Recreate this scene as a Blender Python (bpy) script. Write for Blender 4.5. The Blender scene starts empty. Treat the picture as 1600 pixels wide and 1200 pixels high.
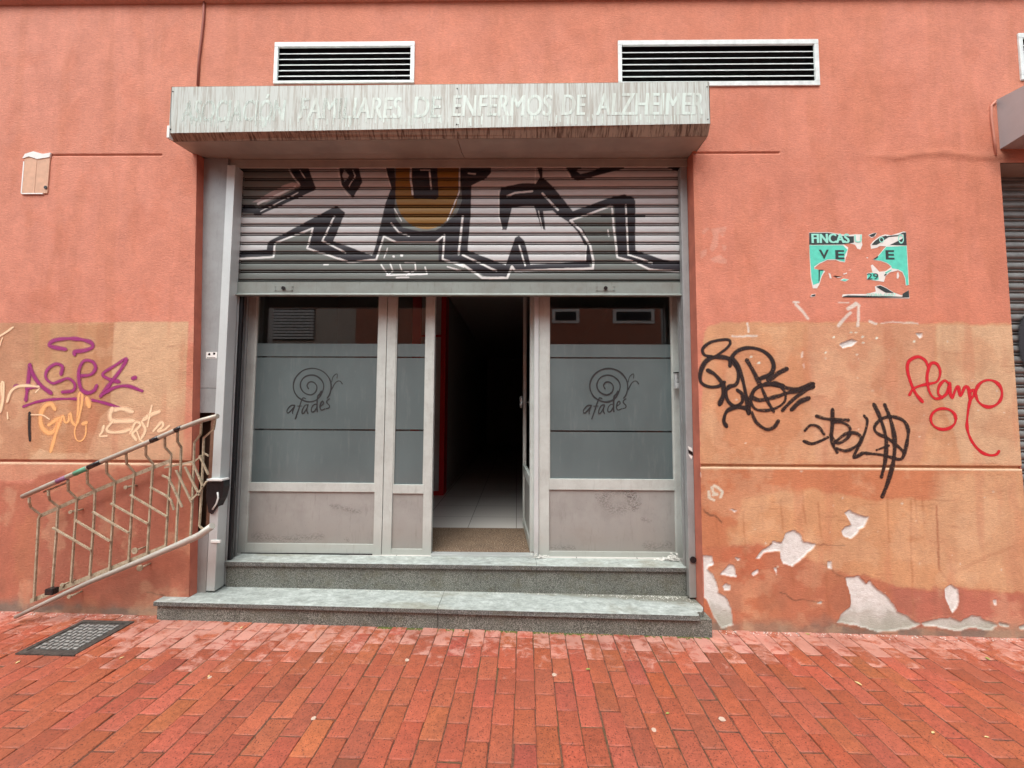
import bpy, bmesh, math, random
import numpy as np
from mathutils import Vector, Matrix, noise as mnoise
random.seed(7); rng = np.random.default_rng(7)
S = bpy.context.scene
C = S.collection

# ---------------------------------------------------------------- camera, sky, sun, exposure
F = 610.0; CAMH = 1.45
R = np.array([[0.99991223, 0.00402336, -0.01262321], [0.01236005, 0.05982017, 0.99813265], [0.00477097, -0.99820106, 0.05976519]])
cd = bpy.data.cameras.new("camera"); cam = bpy.data.objects.new("camera", cd); C.objects.link(cam)
cd.sensor_fit = 'HORIZONTAL'; cd.sensor_width = 36; cd.lens = 36 * F / 1600; cd.clip_start = 0.02; cd.clip_end = 300
m4 = Matrix.Identity(4)
for i in range(3):
    m4[i][0] = R[i, 0]; m4[i][1] = -R[i, 1]; m4[i][2] = -R[i, 2]
m4[2][3] = CAMH
cam.matrix_world = m4; S.camera = cam

SUN_EL, SUN_AZ = math.radians(62), math.radians(200)
w = bpy.data.worlds.new("World"); S.world = w; w.use_nodes = True
nt = w.node_tree; bg = nt.nodes["Background"]
sky = nt.nodes.new("ShaderNodeTexSky"); sky.sky_type = 'NISHITA'; sky.sun_disc = False
sky.sun_elevation = SUN_EL; sky.sun_rotation = SUN_AZ; sky.dust_density = 4; sky.air_density = 1.5
hs = nt.nodes.new("ShaderNodeHueSaturation"); hs.inputs['Saturation'].default_value = 0.32
nt.links.new(sky.outputs[0], hs.inputs['Color']); nt.links.new(hs.outputs[0], bg.inputs['Color'])
bg.inputs['Strength'].default_value = 0.15
sd = bpy.data.lights.new("sun", 'SUN'); sd.energy = 1.1; sd.angle = math.radians(45); sd.color = (1, 0.985, 0.96)
sun = bpy.data.objects.new("sun", sd); C.objects.link(sun)
# sun stands behind the photographer, high, a little to the left
d = Vector((0.16, 0.55, -1.0)).normalized(); sun.rotation_euler = d.to_track_quat('-Z', 'Y').to_euler()
S.view_settings.view_transform = 'Standard'; S.view_settings.look = 'None'; S.view_settings.gamma = 1
S.view_settings.exposure = 0.95
S.cycles.transparent_max_bounces = 32

# ---------------------------------------------------------------- helpers
def at(px, py, Y):
    "point of the upright plane at depth Y seen at photo position px, py (1600 wide)"
    r = R @ np.array([px - 800.0, py - 600.0, F]); k = Y / r[1]
    return Vector((r[0] * k, Y, CAMH + r[2] * k))
def atz(px, py, z, sx=0.0):
    r = R @ np.array([px - 800.0, py - 600.0, F]); k = (z - CAMH) / (r[2] - sx * r[0])
    return Vector((r[0] * k, r[1] * k, CAMH + r[2] * k))
def zpt(origin, scale):
    return lambda p: (origin[0] + p[0] / scale, origin[1] + p[1] / scale)
def lin(r, g, b):
    f = lambda c: (c / 255 / 12.92) if c / 255 <= 0.04045 else ((c / 255 + 0.055) / 1.055) ** 2.4
    return (f(r), f(g), f(b))
def smooth(e0, e1, x):
    t = np.clip((x - e0) / (e1 - e0), 0, 1); return t * t * (3 - 2 * t)
_tab = rng.random((256, 256))
def vnoise(x, y):
    xi = np.floor(x).astype(int); yi = np.floor(y).astype(int); fx = x - xi; fy = y - yi
    fx = fx * fx * (3 - 2 * fx); fy = fy * fy * (3 - 2 * fy)
    a = _tab[yi % 256, xi % 256]; b = _tab[yi % 256, (xi + 1) % 256]; c = _tab[(yi + 1) % 256, xi % 256]; e = _tab[(yi + 1) % 256, (xi + 1) % 256]
    return (a * (1 - fx) + b * fx) * (1 - fy) + (c * (1 - fx) + e * fx) * fy
def fbm(x, y, o=4):
    s = 0; a = 0.5; t = 0
    for i in range(o):
        s = s + a * vnoise(x * 2 ** i + 17.3 * i, y * 2 ** i + 5.1 * i); t += a; a *= 0.55
    return s / t
def sdpoly(X, Z, P):
    "signed distance, negative inside"
    n = len(P); d2 = np.full(X.shape, 1e9); ins = np.zeros(X.shape, bool)
    for i in range(n):
        ax, az = P[i]; bx, bz = P[(i + 1) % n]; ex, ez = bx - ax, bz - az; L = ex * ex + ez * ez + 1e-12
        t = np.clip(((X - ax) * ex + (Z - az) * ez) / L, 0, 1)
        d2 = np.minimum(d2, (X - ax - t * ex) ** 2 + (Z - az - t * ez) ** 2)
        c = ((az > Z) != (bz > Z)); 
        with np.errstate(divide='ignore', invalid='ignore'):
            xi = (bx - ax) * (Z - az) / ((bz - az) if bz != az else 1e-9) + ax
        ins ^= c & (X < xi)
    dd = np.sqrt(d2); return np.where(ins, -dd, dd)
def sdline(X, Z, P):
    d2 = np.full(X.shape, 1e9)
    for i in range(len(P) - 1):
        ax, az = P[i]; bx, bz = P[i + 1]; ex, ez = bx - ax, bz - az; L = ex * ex + ez * ez + 1e-12
        t = np.clip(((X - ax) * ex + (Z - az) * ez) / L, 0, 1)
        d2 = np.minimum(d2, (X - ax - t * ex) ** 2 + (Z - az - t * ez) ** 2)
    return np.sqrt(d2)

def tag(o, label=None, cat=None, group=None, kind=None):
    if label: o['label'] = label
    if cat: o['category'] = cat
    if group: o['group'] = group
    if kind: o['kind'] = kind
    return o
def empty(name, loc=(0, 0, 0)):
    o = bpy.data.objects.new(name, None); C.objects.link(o); o.location = loc; o.empty_display_size = 0.1; return o
def link(name, me, mat, parent=None):
    o = bpy.data.objects.new(name, me); C.objects.link(o)
    if mat: me.materials.append(mat)
    if parent:
        o.parent = parent; q = parent; v = Vector((0, 0, 0))
        while q: v += Vector(q.location); q = q.parent
        o.location = -v          # meshes are modelled in world coordinates
    return o
class MB:
    def __init__(s): s.bm = bmesh.new()
    def box(s, x0, x1, y0, y1, z0, z1, bev=0.0):
        b = bmesh.new(); bmesh.ops.create_cube(b, size=1)
        for v in b.verts:
            v.co = Vector(((x0 + x1) / 2 + v.co.x * (x1 - x0), (y0 + y1) / 2 + v.co.y * (y1 - y0), (z0 + z1) / 2 + v.co.z * (z1 - z0)))
        if bev: bmesh.ops.bevel(b, geom=b.edges[:], offset=bev, segments=2, affect='EDGES', profile=0.6)
        s.add(b); return s
    def add(s, b, M=None):
        if M is not None: b.transform(M)
        me = bpy.data.meshes.new("t"); b.to_mesh(me); b.free(); s.bm.from_mesh(me); bpy.data.meshes.remove(me)
    def hexa(s, P, bev=0.0):
        "8 corners: bottom 4 then top 4 (same order)"
        b = bmesh.new(); v = [b.verts.new(p) for p in P]
        for f in ((3, 2, 1, 0), (4, 5, 6, 7), (0, 1, 5, 4), (1, 2, 6, 5), (2, 3, 7, 6), (3, 0, 4, 7)): b.faces.new([v[i] for i in f])
        if bev: bmesh.ops.bevel(b, geom=b.edges[:], offset=bev, segments=2, affect='EDGES', profile=0.6)
        s.add(b); return s
    def prism(s, pts, y0, y1):
        "outline in X,Z given as (x, z), thickness along Y"
        b = bmesh.new(); a = [b.verts.new((x, y0, z)) for x, z in pts]; c = [b.verts.new((x, y1, z)) for x, z in pts]
        n = len(pts)
        b.faces.new(a); b.faces.new(c[::-1])
        for i in range(n): b.faces.new((a[i], a[(i + 1) % n], c[(i + 1) % n], c[i]))
        b.normal_update(); bmesh.ops.triangulate(b, faces=[f for f in b.faces if len(f.verts) > 4]); bmesh.ops.recalc_face_normals(b, faces=b.faces[:]); s.add(b); return s
    def extrudeX(s, prof, x0, x1):
        "closed profile in (y, z) swept along X"
        b = bmesh.new(); a = [b.verts.new((x0, y, z)) for y, z in prof]; c = [b.verts.new((x1, y, z)) for y, z in prof]; n = len(prof)
        b.faces.new(a); b.faces.new(c[::-1])
        for i in range(n): b.faces.new((a[i], c[i], c[(i + 1) % n], a[(i + 1) % n]))
        bmesh.ops.recalc_face_normals(b, faces=b.faces[:]); s.add(b); return s
    def tube(s, P, r, n=8, rad=None, square=False):
        P = [Vector(p) for p in P]; b = bmesh.new(); rings = []
        m = 4 if square else n
        up = None
        for i, p in enumerate(P):
            if i == 0: t = P[1] - P[0]
            elif i == len(P) - 1: t = P[-1] - P[-2]
            else: t = (P[i + 1] - P[i]).normalized() + (P[i] - P[i - 1]).normalized()
            t.normalize()
            if up is None: up = Vector((0, 1, 0)) if abs(t.y) < 0.9 else Vector((1, 0, 0))
            a = t.cross(up).normalized(); c = a.cross(t).normalized(); up = c
            rr = rad[i] if rad else r
            off = math.pi / 4 if square else 0
            rings.append([b.verts.new(p + (a * math.cos(off + 2 * math.pi * k / m) + c * math.sin(off + 2 * math.pi * k / m)) * rr) for k in range(m)])
        for i in range(len(rings) - 1):
            for k in range(m): b.faces.new((rings[i][k], rings[i][(k + 1) % m], rings[i + 1][(k + 1) % m], rings[i + 1][k]))
        b.faces.new(rings[0][::-1]); b.faces.new(rings[-1])
        bmesh.ops.recalc_face_normals(b, faces=b.faces[:])
        if not square:
            for f in b.faces: f.smooth = len(f.verts) == 4
        s.add(b); return s
    def build(s, name, mat, parent=None):
        me = bpy.data.meshes.new(name); s.bm.to_mesh(me); s.bm.free(); return link(name, me, mat, parent)
def np_mesh(name, V, Fq, mat, parent=None, col=None, fl=None, smooth_=False):
    me = bpy.data.meshes.new(name); V = np.asarray(V, np.float32); Fq = np.asarray(Fq, np.int32)
    k = Fq.shape[1]
    me.vertices.add(len(V)); me.vertices.foreach_set("co", V.ravel())
    me.loops.add(Fq.size); me.loops.foreach_set("vertex_index", Fq.ravel())
    me.polygons.add(len(Fq)); me.polygons.foreach_set("loop_start", np.arange(0, Fq.size, k, dtype=np.int32))
    me.update(calc_edges=True)
    if smooth_: me.polygons.foreach_set("use_smooth", np.ones(len(Fq), bool))
    if col is not None:
        a = me.color_attributes.new("Col", 'FLOAT_COLOR', 'POINT')
        a.data.foreach_set("color", np.concatenate([col, np.ones((len(V), 1))], 1).astype(np.float32).ravel())
    if fl is not None:
        for n_, v_ in fl.items():
            a = me.attributes.new(n_, 'FLOAT', 'POINT'); a.data.foreach_set("value", v_.astype(np.float32))
    me.validate(); return link(name, me, mat, parent)
def catmull(P, step=0.006, closed=False):
    P = [np.array(p, float) for p in P]; out = []
    Q = [2 * P[0] - P[1]] + P + [2 * P[-1] - P[-2]]
    for i in range(1, len(Q) - 2):
        n = max(2, int(np.linalg.norm(Q[i + 1] - Q[i]) / step))
        for k in range(n):
            t = k / n; a, b, c, e = Q[i - 1], Q[i], Q[i + 1], Q[i + 2]
            out.append(0.5 * (2 * b + (c - a) * t + (2 * a - 5 * b + 4 * c - e) * t * t + (3 * b - a - 3 * c + e) * t ** 3))
    out.append(P[-1]); return np.array(out)
_off = [0]
def ribbon_parts(P, width, Y, fade=0.0, back=False):
    "flat paint stroke on the plane Y; P already in world X,Z; returns verts, quads, across value"
    c = catmull(P); n = len(c)
    t = np.gradient(c, axis=0); t /= (np.linalg.norm(t, axis=1)[:, None] + 1e-9); nrm = np.stack([-t[:, 1], t[:, 0]], 1)
    # round caps
    cap = 5; w_ = np.full(n, width / 2.0)
    w_ *= 1 + 0.30 * (vnoise(np.arange(n) * 0.12 + c[0, 0] * 31, np.full(n, c[0, 1] * 13)) - 0.5) * 2
    h = width / 2
    pre = [c[0] - t[0] * h * math.sin(a) for a in np.linspace(math.pi / 2, 0.2, cap)]; prew = [h * math.cos(a) + 1e-5 for a in np.linspace(math.pi / 2, 0.2, cap)]
    post = [c[-1] + t[-1] * h * math.sin(a) for a in np.linspace(0.2, math.pi / 2, cap)]; postw = [h * math.cos(a) + 1e-5 for a in np.linspace(0.2, math.pi / 2, cap)]
    c = np.concatenate([pre, c, post]); w_ = np.concatenate([prew, w_, postw]); nrm = np.concatenate([[nrm[0]] * cap, nrm, [nrm[-1]] * cap])
    n = len(c); _off[0] += 1
    y = Y - 0.0012 - (_off[0] % 24) * 0.00012 - np.linspace(0, 0.0001, n)
    K = [-1, -0.6, 0, 0.6, 1]; V = []; A = []
    for j, k in enumerate(K):
        q = c + nrm * (w_ * k)[:, None]; V.append(np.stack([q[:, 0], y, q[:, 1]], 1)); A.append(np.full(n, abs(k), float))
    V = np.stack(V, 1).reshape(-1, 3); A = np.stack(A, 1).reshape(-1)
    idx = np.arange(n * 5).reshape(n, 5); q = []
    for j in range(4): q.append(np.stack([idx[:-1, j], idx[:-1, j + 1], idx[1:, j + 1], idx[1:, j]], 1))
    al = np.repeat(np.abs(np.linspace(-1, 1, n)), 5)
    return V, np.concatenate(q), A, al
def strokes(name, LST, conv, Y, mat, parent=None):
    "LST: list of (width_px, [points]); conv turns local points into photo positions"
    Vs = []; Qs = []; As = []; Ls = []; o = 0
    for wd, pts in LST:
        P = []
        for p in pts:
            a = at(*conv(p), Y); P.append((a.x, a.z))
        if len(P) == 1: P = [P[0], (P[0][0] + 0.003, P[0][1] + 0.001)]
        V, Q, A, L = ribbon_parts(P, wd * 1.15 * Y / F, Y); Vs.append(V); Qs.append(Q + o); As.append(A); Ls.append(L); o += len(V)
    return np_mesh(name, np.concatenate(Vs), np.concatenate(Qs), mat, parent, fl={'across': np.concatenate(As), 'along': np.concatenate(Ls)})
def text_mesh(txt, x0, x1, z0, z1, Y, bold=0.0, shear=0.0, depth=0.0):
    cu = bpy.data.curves.new("txt", 'FONT'); cu.body = txt; cu.size = 1; cu.offset = bold; cu.shear = shear; cu.extrude = depth; cu.resolution_u = 4
    o = bpy.data.objects.new("txt", cu); C.objects.link(o); bpy.context.view_layer.update()
    me = bpy.data.meshes.new_from_object(o.evaluated_get(bpy.context.evaluated_depsgraph_get()))
    bpy.data.objects.remove(o); bpy.data.curves.remove(cu)
    n = len(me.vertices); v = np.empty(n * 3, np.float32); me.vertices.foreach_get("co", v); v = v.reshape(-1, 3)
    mn = v.min(0); mx = v.max(0); out = v.copy()
    out[:, 0] = x0 + (v[:, 0] - mn[0]) / (mx[0] - mn[0]) * (x1 - x0); out[:, 2] = z0 + (v[:, 1] - mn[1]) / (mx[1] - mn[1]) * (z1 - z0)
    out[:, 1] = Y - v[:, 2]; me.vertices.foreach_set("co", out.ravel()); me.update(); return me
def join_me(name, mes, mat, parent=None):
    b = bmesh.new()
    for m in mes: b.from_mesh(m); bpy.data.meshes.remove(m)
    me = bpy.data.meshes.new(name); b.to_mesh(me); b.free(); return link(name, me, mat, parent)

# ---------------------------------------------------------------- materials
class NB:
    def __init__(s, name):
        s.m = bpy.data.materials.new(name); s.m.use_nodes = True; s.t = s.m.node_tree; s.p = s.t.nodes["Principled BSDF"]; s.out = s.t.nodes["Material Output"]
    def n(s, ty, **kw):
        x = s.t.nodes.new("ShaderNode" + ty)
        for k, v in kw.items():
            if hasattr(x, k): setattr(x, k, v)
            else: x.inputs[k.replace('_', ' ')].default_value = v
        return x
    def l(s, a, b): s.t.links.new(a, b)
    def coord(s, scale=(1, 1, 1), loc=(0, 0, 0)):
        g = s.n('NewGeometry'); mp = s.n('Mapping'); mp.inputs['Scale'].default_value = scale; mp.inputs['Location'].default_value = loc
        s.l(g.outputs['Position'], mp.inputs['Vector']); return mp.outputs[0]
    def noise(s, vec, scale, detail=4, rough=0.55, dist=0.0):
        x = s.n('TexNoise'); x.inputs['Scale'].default_value = scale; x.inputs['Detail'].default_value = detail; x.inputs['Roughness'].default_value = rough; x.inputs['Distortion'].default_value = dist
        s.l(vec, x.inputs['Vector']); return x.outputs['Fac']
    def ramp(s, fac, stops):
        x = s.n('ValToRGB'); e = x.color_ramp.elements
        while len(e) < len(stops): e.new(0.5)
        for i, (p, c) in enumerate(stops):
            e[i].position = p; e[i].color = (c, c, c, 1) if isinstance(c, (int, float)) else (*c, 1)
        s.l(fac, x.inputs[0]); return x.outputs[0]
    def mix(s, fac, a, b, blend='MIX'):
        x = s.n('Mix', data_type='RGBA', blend_type=blend)
        for sock, v in ((x.inputs[0], fac), (x.inputs[6], a), (x.inputs[7], b)):
            if isinstance(v, (int, float)): sock.default_value = v
            elif isinstance(v, tuple): sock.default_value = (*v, 1)
            else: s.l(v, sock)
        return x.outputs[2]
    def math(s, op, a, b=0.0, c=0.0):
        x = s.n('Math', operation=op)
        for sock, v in zip(x.inputs, (a, b, c)):
            if isinstance(v, (int, float)): sock.default_value = v
            else: s.l(v, sock)
        return x.outputs[0]
    def bump(s, h, dist=0.002, strength=0.6, nrm=None):
        x = s.n('Bump'); x.inputs['Distance'].default_value = dist; x.inputs['Strength'].default_value = strength; s.l(h, x.inputs['Height'])
        if nrm: s.l(nrm, x.inputs['Normal'])
        s.l(x.outputs[0], s.p.inputs['Normal']); return x.outputs[0]
    def set(s, **kw):
        for k, v in kw.items():
            i = s.p.inputs[k.replace('_', ' ')]
            if isinstance(v, (int, float)): i.default_value = v
            elif isinstance(v, tuple): i.default_value = (*v, 1)
            else: s.l(v, i)
        return s.m
def M_attr_wall():
    b = NB("painted_render"); a = b.n('Attribute', attribute_name="Col")
    pl = b.n('Attribute', attribute_name="bare").outputs['Fac']
    v = b.coord(); vs = b.coord((1, 1, 2.6))
    n1 = b.noise(vs, 55, 5, 0.62, 0.6); n2 = b.noise(v, 260, 3, 0.6); n3 = b.noise(v, 9, 5, 0.65)
    c = b.mix(0.8, a.outputs['Color'], b.ramp(n1, [(0.3, 0.80), (0.7, 1.06)]), 'MULTIPLY')
    c = b.mix(0.8, c, b.ramp(n3, [(0.3, 0.84), (0.7, 1.04)]), 'MULTIPLY')
    n4 = b.noise(b.coord((1.0, 1, 0.5), (3, 1, 7)), 2.4, 7, 0.72, 0.6); c = b.mix(0.8, c, b.ramp(n4, [(0.34, (0.86, 0.82, 0.80)), (0.56, (1.03, 1.03, 1.03))]), 'MULTIPLY')
    n5 = b.noise(b.coord((6.0, 1, 0.6)), 6, 5, 0.7); c = b.mix(b.math('MULTIPLY', b.ramp(n5, [(0.60, 0.0), (0.72, 1.0)]), 0.20), c, lin(150, 98, 80))
    # pin holes and small dark specks
    vo = b.n('TexVoronoi', feature='F1'); vo.inputs['Scale'].default_value = 22; b.l(v, vo.inputs['Vector'])
    sp = b.ramp(vo.outputs['Distance'], [(0.0, 1.0), (0.05, 0.0)]); sp = b.math('MULTIPLY', sp, b.ramp(b.noise(v, 5, 2), [(0.55, 0.0), (0.62, 0.6)]))
    c = b.mix(sp, c, lin(120, 62, 48))
    pc = b.ramp(b.noise(v, 30, 6, 0.7), [(0.3, lin(196, 194, 186)), (0.6, lin(226, 226, 222))])
    c = b.mix(pl, c, b.mix(0.35, pc, a.outputs['Color']))
    h = b.math('ADD', b.math('MULTIPLY', n1, 1.0), b.math('MULTIPLY', n2, 0.35))
    b.bump(h, 0.0045, 0.7)
    return b.set(Base_Color=c, Roughness=0.86)
def M_plain(name, col, rough=0.5, metal=0.0, var=0.12, scale=25, bump=0.0, spec=0.5, bs=120):
    b = NB(name); v = b.coord(); n = b.noise(v, scale, 5, 0.6)
    c = b.mix(1.0, col, b.ramp(n, [(0.3, 1 - var), (0.7, 1.0)]), 'MULTIPLY')
    r = b.math('MULTIPLY_ADD', n, 0.25 * rough, rough * 0.87)
    if bump: b.bump(b.noise(v, bs, 3), 0.001, bump)
    return b.set(Base_Color=c, Roughness=r, Metallic=metal, Specular_IOR_Level=spec)
def M_alu(name, col, rough=0.34, dirt=0.35, metal=0.75):
    b = NB(name); v = b.coord((1, 1, 0.3)); n = b.noise(v, 9, 3); n2 = b.noise(b.coord(), 5, 6, 0.7); n3 = b.noise(b.coord(), 90, 3, 0.7); n4 = b.noise(b.coord((3, 3, 0.5)), 14, 5, 0.7)
    c = b.mix(1.0, col, b.ramp(n, [(0.3, 0.93), (0.7, 1.0)]), 'MULTIPLY')
    c = b.mix(b.math('MULTIPLY', b.ramp(n2, [(0.42, 0.0), (0.72, 1.0)]), dirt), c, lin(112, 108, 100))
    c = b.mix(b.math('MULTIPLY', b.ramp(n4, [(0.56, 0.0), (0.72, 1.0)]), dirt * 0.7), c, lin(92, 86, 76))
    c = b.mix(b.math('MULTIPLY', b.ramp(n3, [(0.66, 0.0), (0.72, 1.0)]), 0.25), c, lin(70, 62, 55))
    g = b.n('NewGeometry'); p = b.n('SeparateXYZ'); b.l(g.outputs['Position'], p.inputs[0])
    low = b.math('ADD', p.outputs['Z'], b.math('MULTIPLY', b.math('SUBTRACT', n2, 0.5), 0.5))     # splash dirt near the sill
    c = b.mix(b.ramp(low, [(0.33, 0.45), (0.60, 0.0)]), c, lin(128, 120, 108))
    r = b.math('MULTIPLY_ADD', n2, 0.25, rough - 0.08)
    b.bump(b.noise(b.coord(), 30, 3), 0.001, 0.12)
    return b.set(Base_Color=c, Roughness=r, Metallic=metal)
def M_paint(name, col, strength=1.0, soft=0.55, worn=0.25, rough=0.5):
    b = NB(name); a = b.n('Attribute', attribute_name="across").outputs['Fac']; v = b.coord((1, 1, 1.6))
    n = b.noise(v, 70, 5, 0.7); nf = b.noise(v, 330, 2, 0.6)
    e = b.math('SUBTRACT', 1.0, a)                                   # 0 at the rim
    e = b.math('ADD', e, b.math('MULTIPLY', b.math('SUBTRACT', nf, 0.5), 0.35))
    al = b.ramp(e, [(0.0, 0.0), (max(0.05, soft), 1.0)])
    wn = b.ramp(n, [(0.30 + 0.26 * worn, 1 - min(1.0, worn * 1.5)), (0.36 + 0.26 * worn, 1.0)])
    al = b.math('MULTIPLY', b.math('MULTIPLY', al, wn), strength)
    b.bump(b.noise(b.coord((1, 1, 2.6)), 55, 4), 0.0035, 0.5)
    return b.set(Base_Color=col, Roughness=rough, Alpha=al)
def M_granite(name, base, dark, light, dust_and_light=None):
    b = NB(name); v = b.coord(); n = b.noise(v, 190, 2, 0.7); n2 = b.noise(v, 5, 5, 0.7); n3 = b.noise(v, 95, 2, 0.5)
    c = b.ramp(n, [(0.36, dark), (0.5, base), (0.66, light)])
    c = b.mix(b.ramp(n3, [(0.55, 0.0), (0.68, 0.6)]), c, dark)
    c = b.mix(0.9, c, b.ramp(n2, [(0.3, 0.66), (0.7, 1.08)]), 'MULTIPLY')
    s2 = b.noise(b.coord((1, 1, 1.5), (4, 2, 0)), 9, 6, 0.75)
    c = b.mix(b.math('MULTIPLY', b.ramp(s2, [(0.5, 0.0), (0.68, 1.0)]), 0.5), c, lin(86, 82, 62))
    if dust_and_light:       # pale dusty lime, plus the upper side's brighter light put into the colour
        g = b.n('NewGeometry'); sx = b.n('SeparateXYZ'); b.l(g.outputs['True Normal'], sx.inputs[0]); up = b.ramp(sx.outputs['Z'], [(0.75, 0.0), (0.95, 1.0)])
        s1 = b.noise(b.coord((0.9, 1.4, 1)), 17, 9, 0.78, 0.3); s4 = b.noise(b.coord((0.5, 1, 1), (9, 3, 1)), 3.0, 6, 0.7, 0.5); s5 = b.noise(v, 70, 4, 0.7)
        d_ = b.ramp(s1, [(0.34, lin(132, 138, 132)), (0.5, lin(158, 166, 161)), (0.68, lin(196, 204, 200))])
        d_ = b.mix(b.math('MULTIPLY', b.ramp(s4, [(0.50, 0.0), (0.66, 1.0)]), 0.6), d_, lin(128, 124, 104)); d_ = b.mix(0.5, d_, b.ramp(s5, [(0.3, 0.75), (0.7, 1.08)]), 'MULTIPLY')
        # trodden grime gathers along the back of the tread, mostly at the right
        p = b.n('SeparateXYZ'); b.l(g.outputs['Position'], p.inputs[0]); ed = b.math('ADD', b.math('MULTIPLY', b.math('SUBTRACT', p.outputs['Y'], 2.775), 8.0), b.math('ADD', b.math('MULTIPLY', p.outputs['X'], 0.62), b.math('MULTIPLY', b.math('SUBTRACT', s1, 0.5), 2.0)))
        lowz = b.math('LESS_THAN', p.outputs['Z'], 0.25)
        d_ = b.mix(b.math('MULTIPLY', b.math('MULTIPLY', b.ramp(ed, [(0.45, 0.0), (0.75, 1.0)]), 0.75), lowz), d_, lin(92, 88, 72))
        c = b.mix(up, c, d_)
    b.bump(n, 0.0012, 0.5); return b.set(Base_Color=c, Roughness=0.62)

M = {}
M['wall'] = M_attr_wall()
M['reveal'] = M_plain('reveal_paint', lin(196, 116, 94), 0.85, 0, 0.3, 9, 0.5)
M['alu'] = M_alu('aluminium_frame', lin(200, 210, 205), 0.38, 0.3, 0.2)
M['alu_light'] = M_alu('aluminium_light', lin(208, 218, 218), 0.36, 0.12, 0.25)
M['alu_dull'] = M_alu('sheet_steel_grey', lin(158, 164, 165), 0.45, 0.35, 0.2)
M['kick'] = M_alu('kick_panel_sheet', lin(164, 166, 162), 0.42, 0.3, 0.25)
M['dark'] = M_plain('dark_void', (0.012, 0.012, 0.013), 0.9)
M['rubber'] = M_plain('black_plastic', (0.015, 0.015, 0.017), 0.25)
M['white'] = M_plain('white_paint', lin(232, 236, 232), 0.55, 0, 0.12, 20)
M['red'] = M_plain('red_trim', (0.55, 0.015, 0.02), 0.4)
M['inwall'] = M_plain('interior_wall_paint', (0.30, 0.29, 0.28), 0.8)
M['intile'] = None
M['granite'] = M_granite('granite_riser', lin(104, 108, 100), lin(46, 46, 42), lin(168, 170, 162))
M['tread'] = M_granite('granite_tread', lin(98, 100, 96), lin(48, 48, 46), lin(150, 152, 148), True)
M['asphalt'] = M_plain('asphalt', (0.05, 0.05, 0.052), 0.9, 0, 0.3, 60, 0.6)
# ground bricks
def M_brick():
    b = NB("clay_pavers"); a = b.n('Attribute', attribute_name="Col").outputs['Color']; v = b.coord()
    n1 = b.noise(v, 38, 6, 0.7); n2 = b.noise(v, 210, 3, 0.65)
    n0 = b.noise(v, 120, 4, 0.7); c = b.mix(0.95, a, b.ramp(n1, [(0.28, 0.70), (0.72, 1.18)]), 'MULTIPLY'); c = b.mix(0.9, c, b.ramp(n0, [(0.3, 0.72), (0.7, 1.2)]), 'MULTIPLY')
    c = b.mix(b.ramp(b.noise(v, 135, 2, 0.5), [(0.60, 0.0), (0.65, 0.85)]), c, lin(74, 36, 28))       # pits
    # lime bloom close to the steps and the facade, breaking up on single bricks
    g = b.n('NewGeometry'); sx = b.n('SeparateXYZ'); b.l(g.outputs['Position'], sx.inputs[0])
    bl = b.n('Attribute', attribute_name="bloom").outputs['Fac']
    n3 = b.noise(b.coord((1, 1.3, 1)), 11, 7, 0.72, 0.8)
    f = b.math('MULTIPLY', b.ramp(b.math('ADD', n3, b.math('MULTIPLY', b.math('SUBTRACT', bl, 0.5), 0.30)), [(0.47, 0.0), (0.60, 1.0)]), 0.62)
    c = b.mix(f, c, lin(196, 150, 136))
    dt = b.noise(v, 2.2, 5, 0.7); c = b.mix(b.ramp(dt, [(0.45, 0.0), (0.75, 0.55)]), c, lin(116, 66, 50))
    b.bump(b.math('ADD', n1, b.math('MULTIPLY', n2, 0.6)), 0.002, 0.45)
    return b.set(Base_Color=c, Roughness=b.math('MULTIPLY_ADD', n1, 0.3, 0.45))
M['brick'] = M_brick()
def M_joint():
    b = NB("joint_dirt"); v = b.coord(); n = b.noise(v, 60, 4, 0.7); n2 = b.noise(v, 3, 4)
    c = b.ramp(n, [(0.3, lin(48, 32, 25)), (0.7, lin(122, 80, 62))]); c = b.mix(b.ramp(n2, [(0.5, 0.0), (0.7, 0.5)]), c, lin(70, 78, 38))
    return b.set(Base_Color=c, Roughness=0.95)
M['joint'] = M_joint()
def M_streaked(name, light, dark, amt, sx=46, extra=0.0):
    b = NB(name); v = b.coord((1, 0.2, 0.03)); v2 = b.coord((1, 0.2, 0.05))
    n = b.noise(v, sx, 4, 0.75, 0.25); n2 = b.noise(v2, sx * 2.6, 3, 0.6); n3 = b.noise(b.coord(), 3.0, 3)
    f = b.math('ADD', n, b.math('MULTIPLY', b.math('SUBTRACT', n2, 0.5), 0.5))
    f = b.math('ADD', f, b.math('MULTIPLY', b.math('SUBTRACT', n3, 0.5), 0.2 + extra))
    g = b.n('NewGeometry'); s_ = b.n('SeparateXYZ'); b.l(g.outputs['Position'], s_.inputs[0])
    f = b.math('MULTIPLY', b.ramp(f, [(0.46, 0.0), (0.62, 1.0)]), amt)
    c = b.mix(f, light, dark)
    return b.set(Base_Color=c, Roughness=0.5)
M['fascia'] = M_streaked('streaked_fascia', lin(186, 196, 190), lin(146, 142, 130), 0.8, 62)
M['chamfer'] = M_streaked('streaked_chamfer', lin(146, 126, 108), lin(78, 56, 42), 0.95, 52)
M['ghost'] = M_streaked('letter_ghost', lin(210, 228, 220), lin(172, 174, 164), 0.6, 52)
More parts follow.
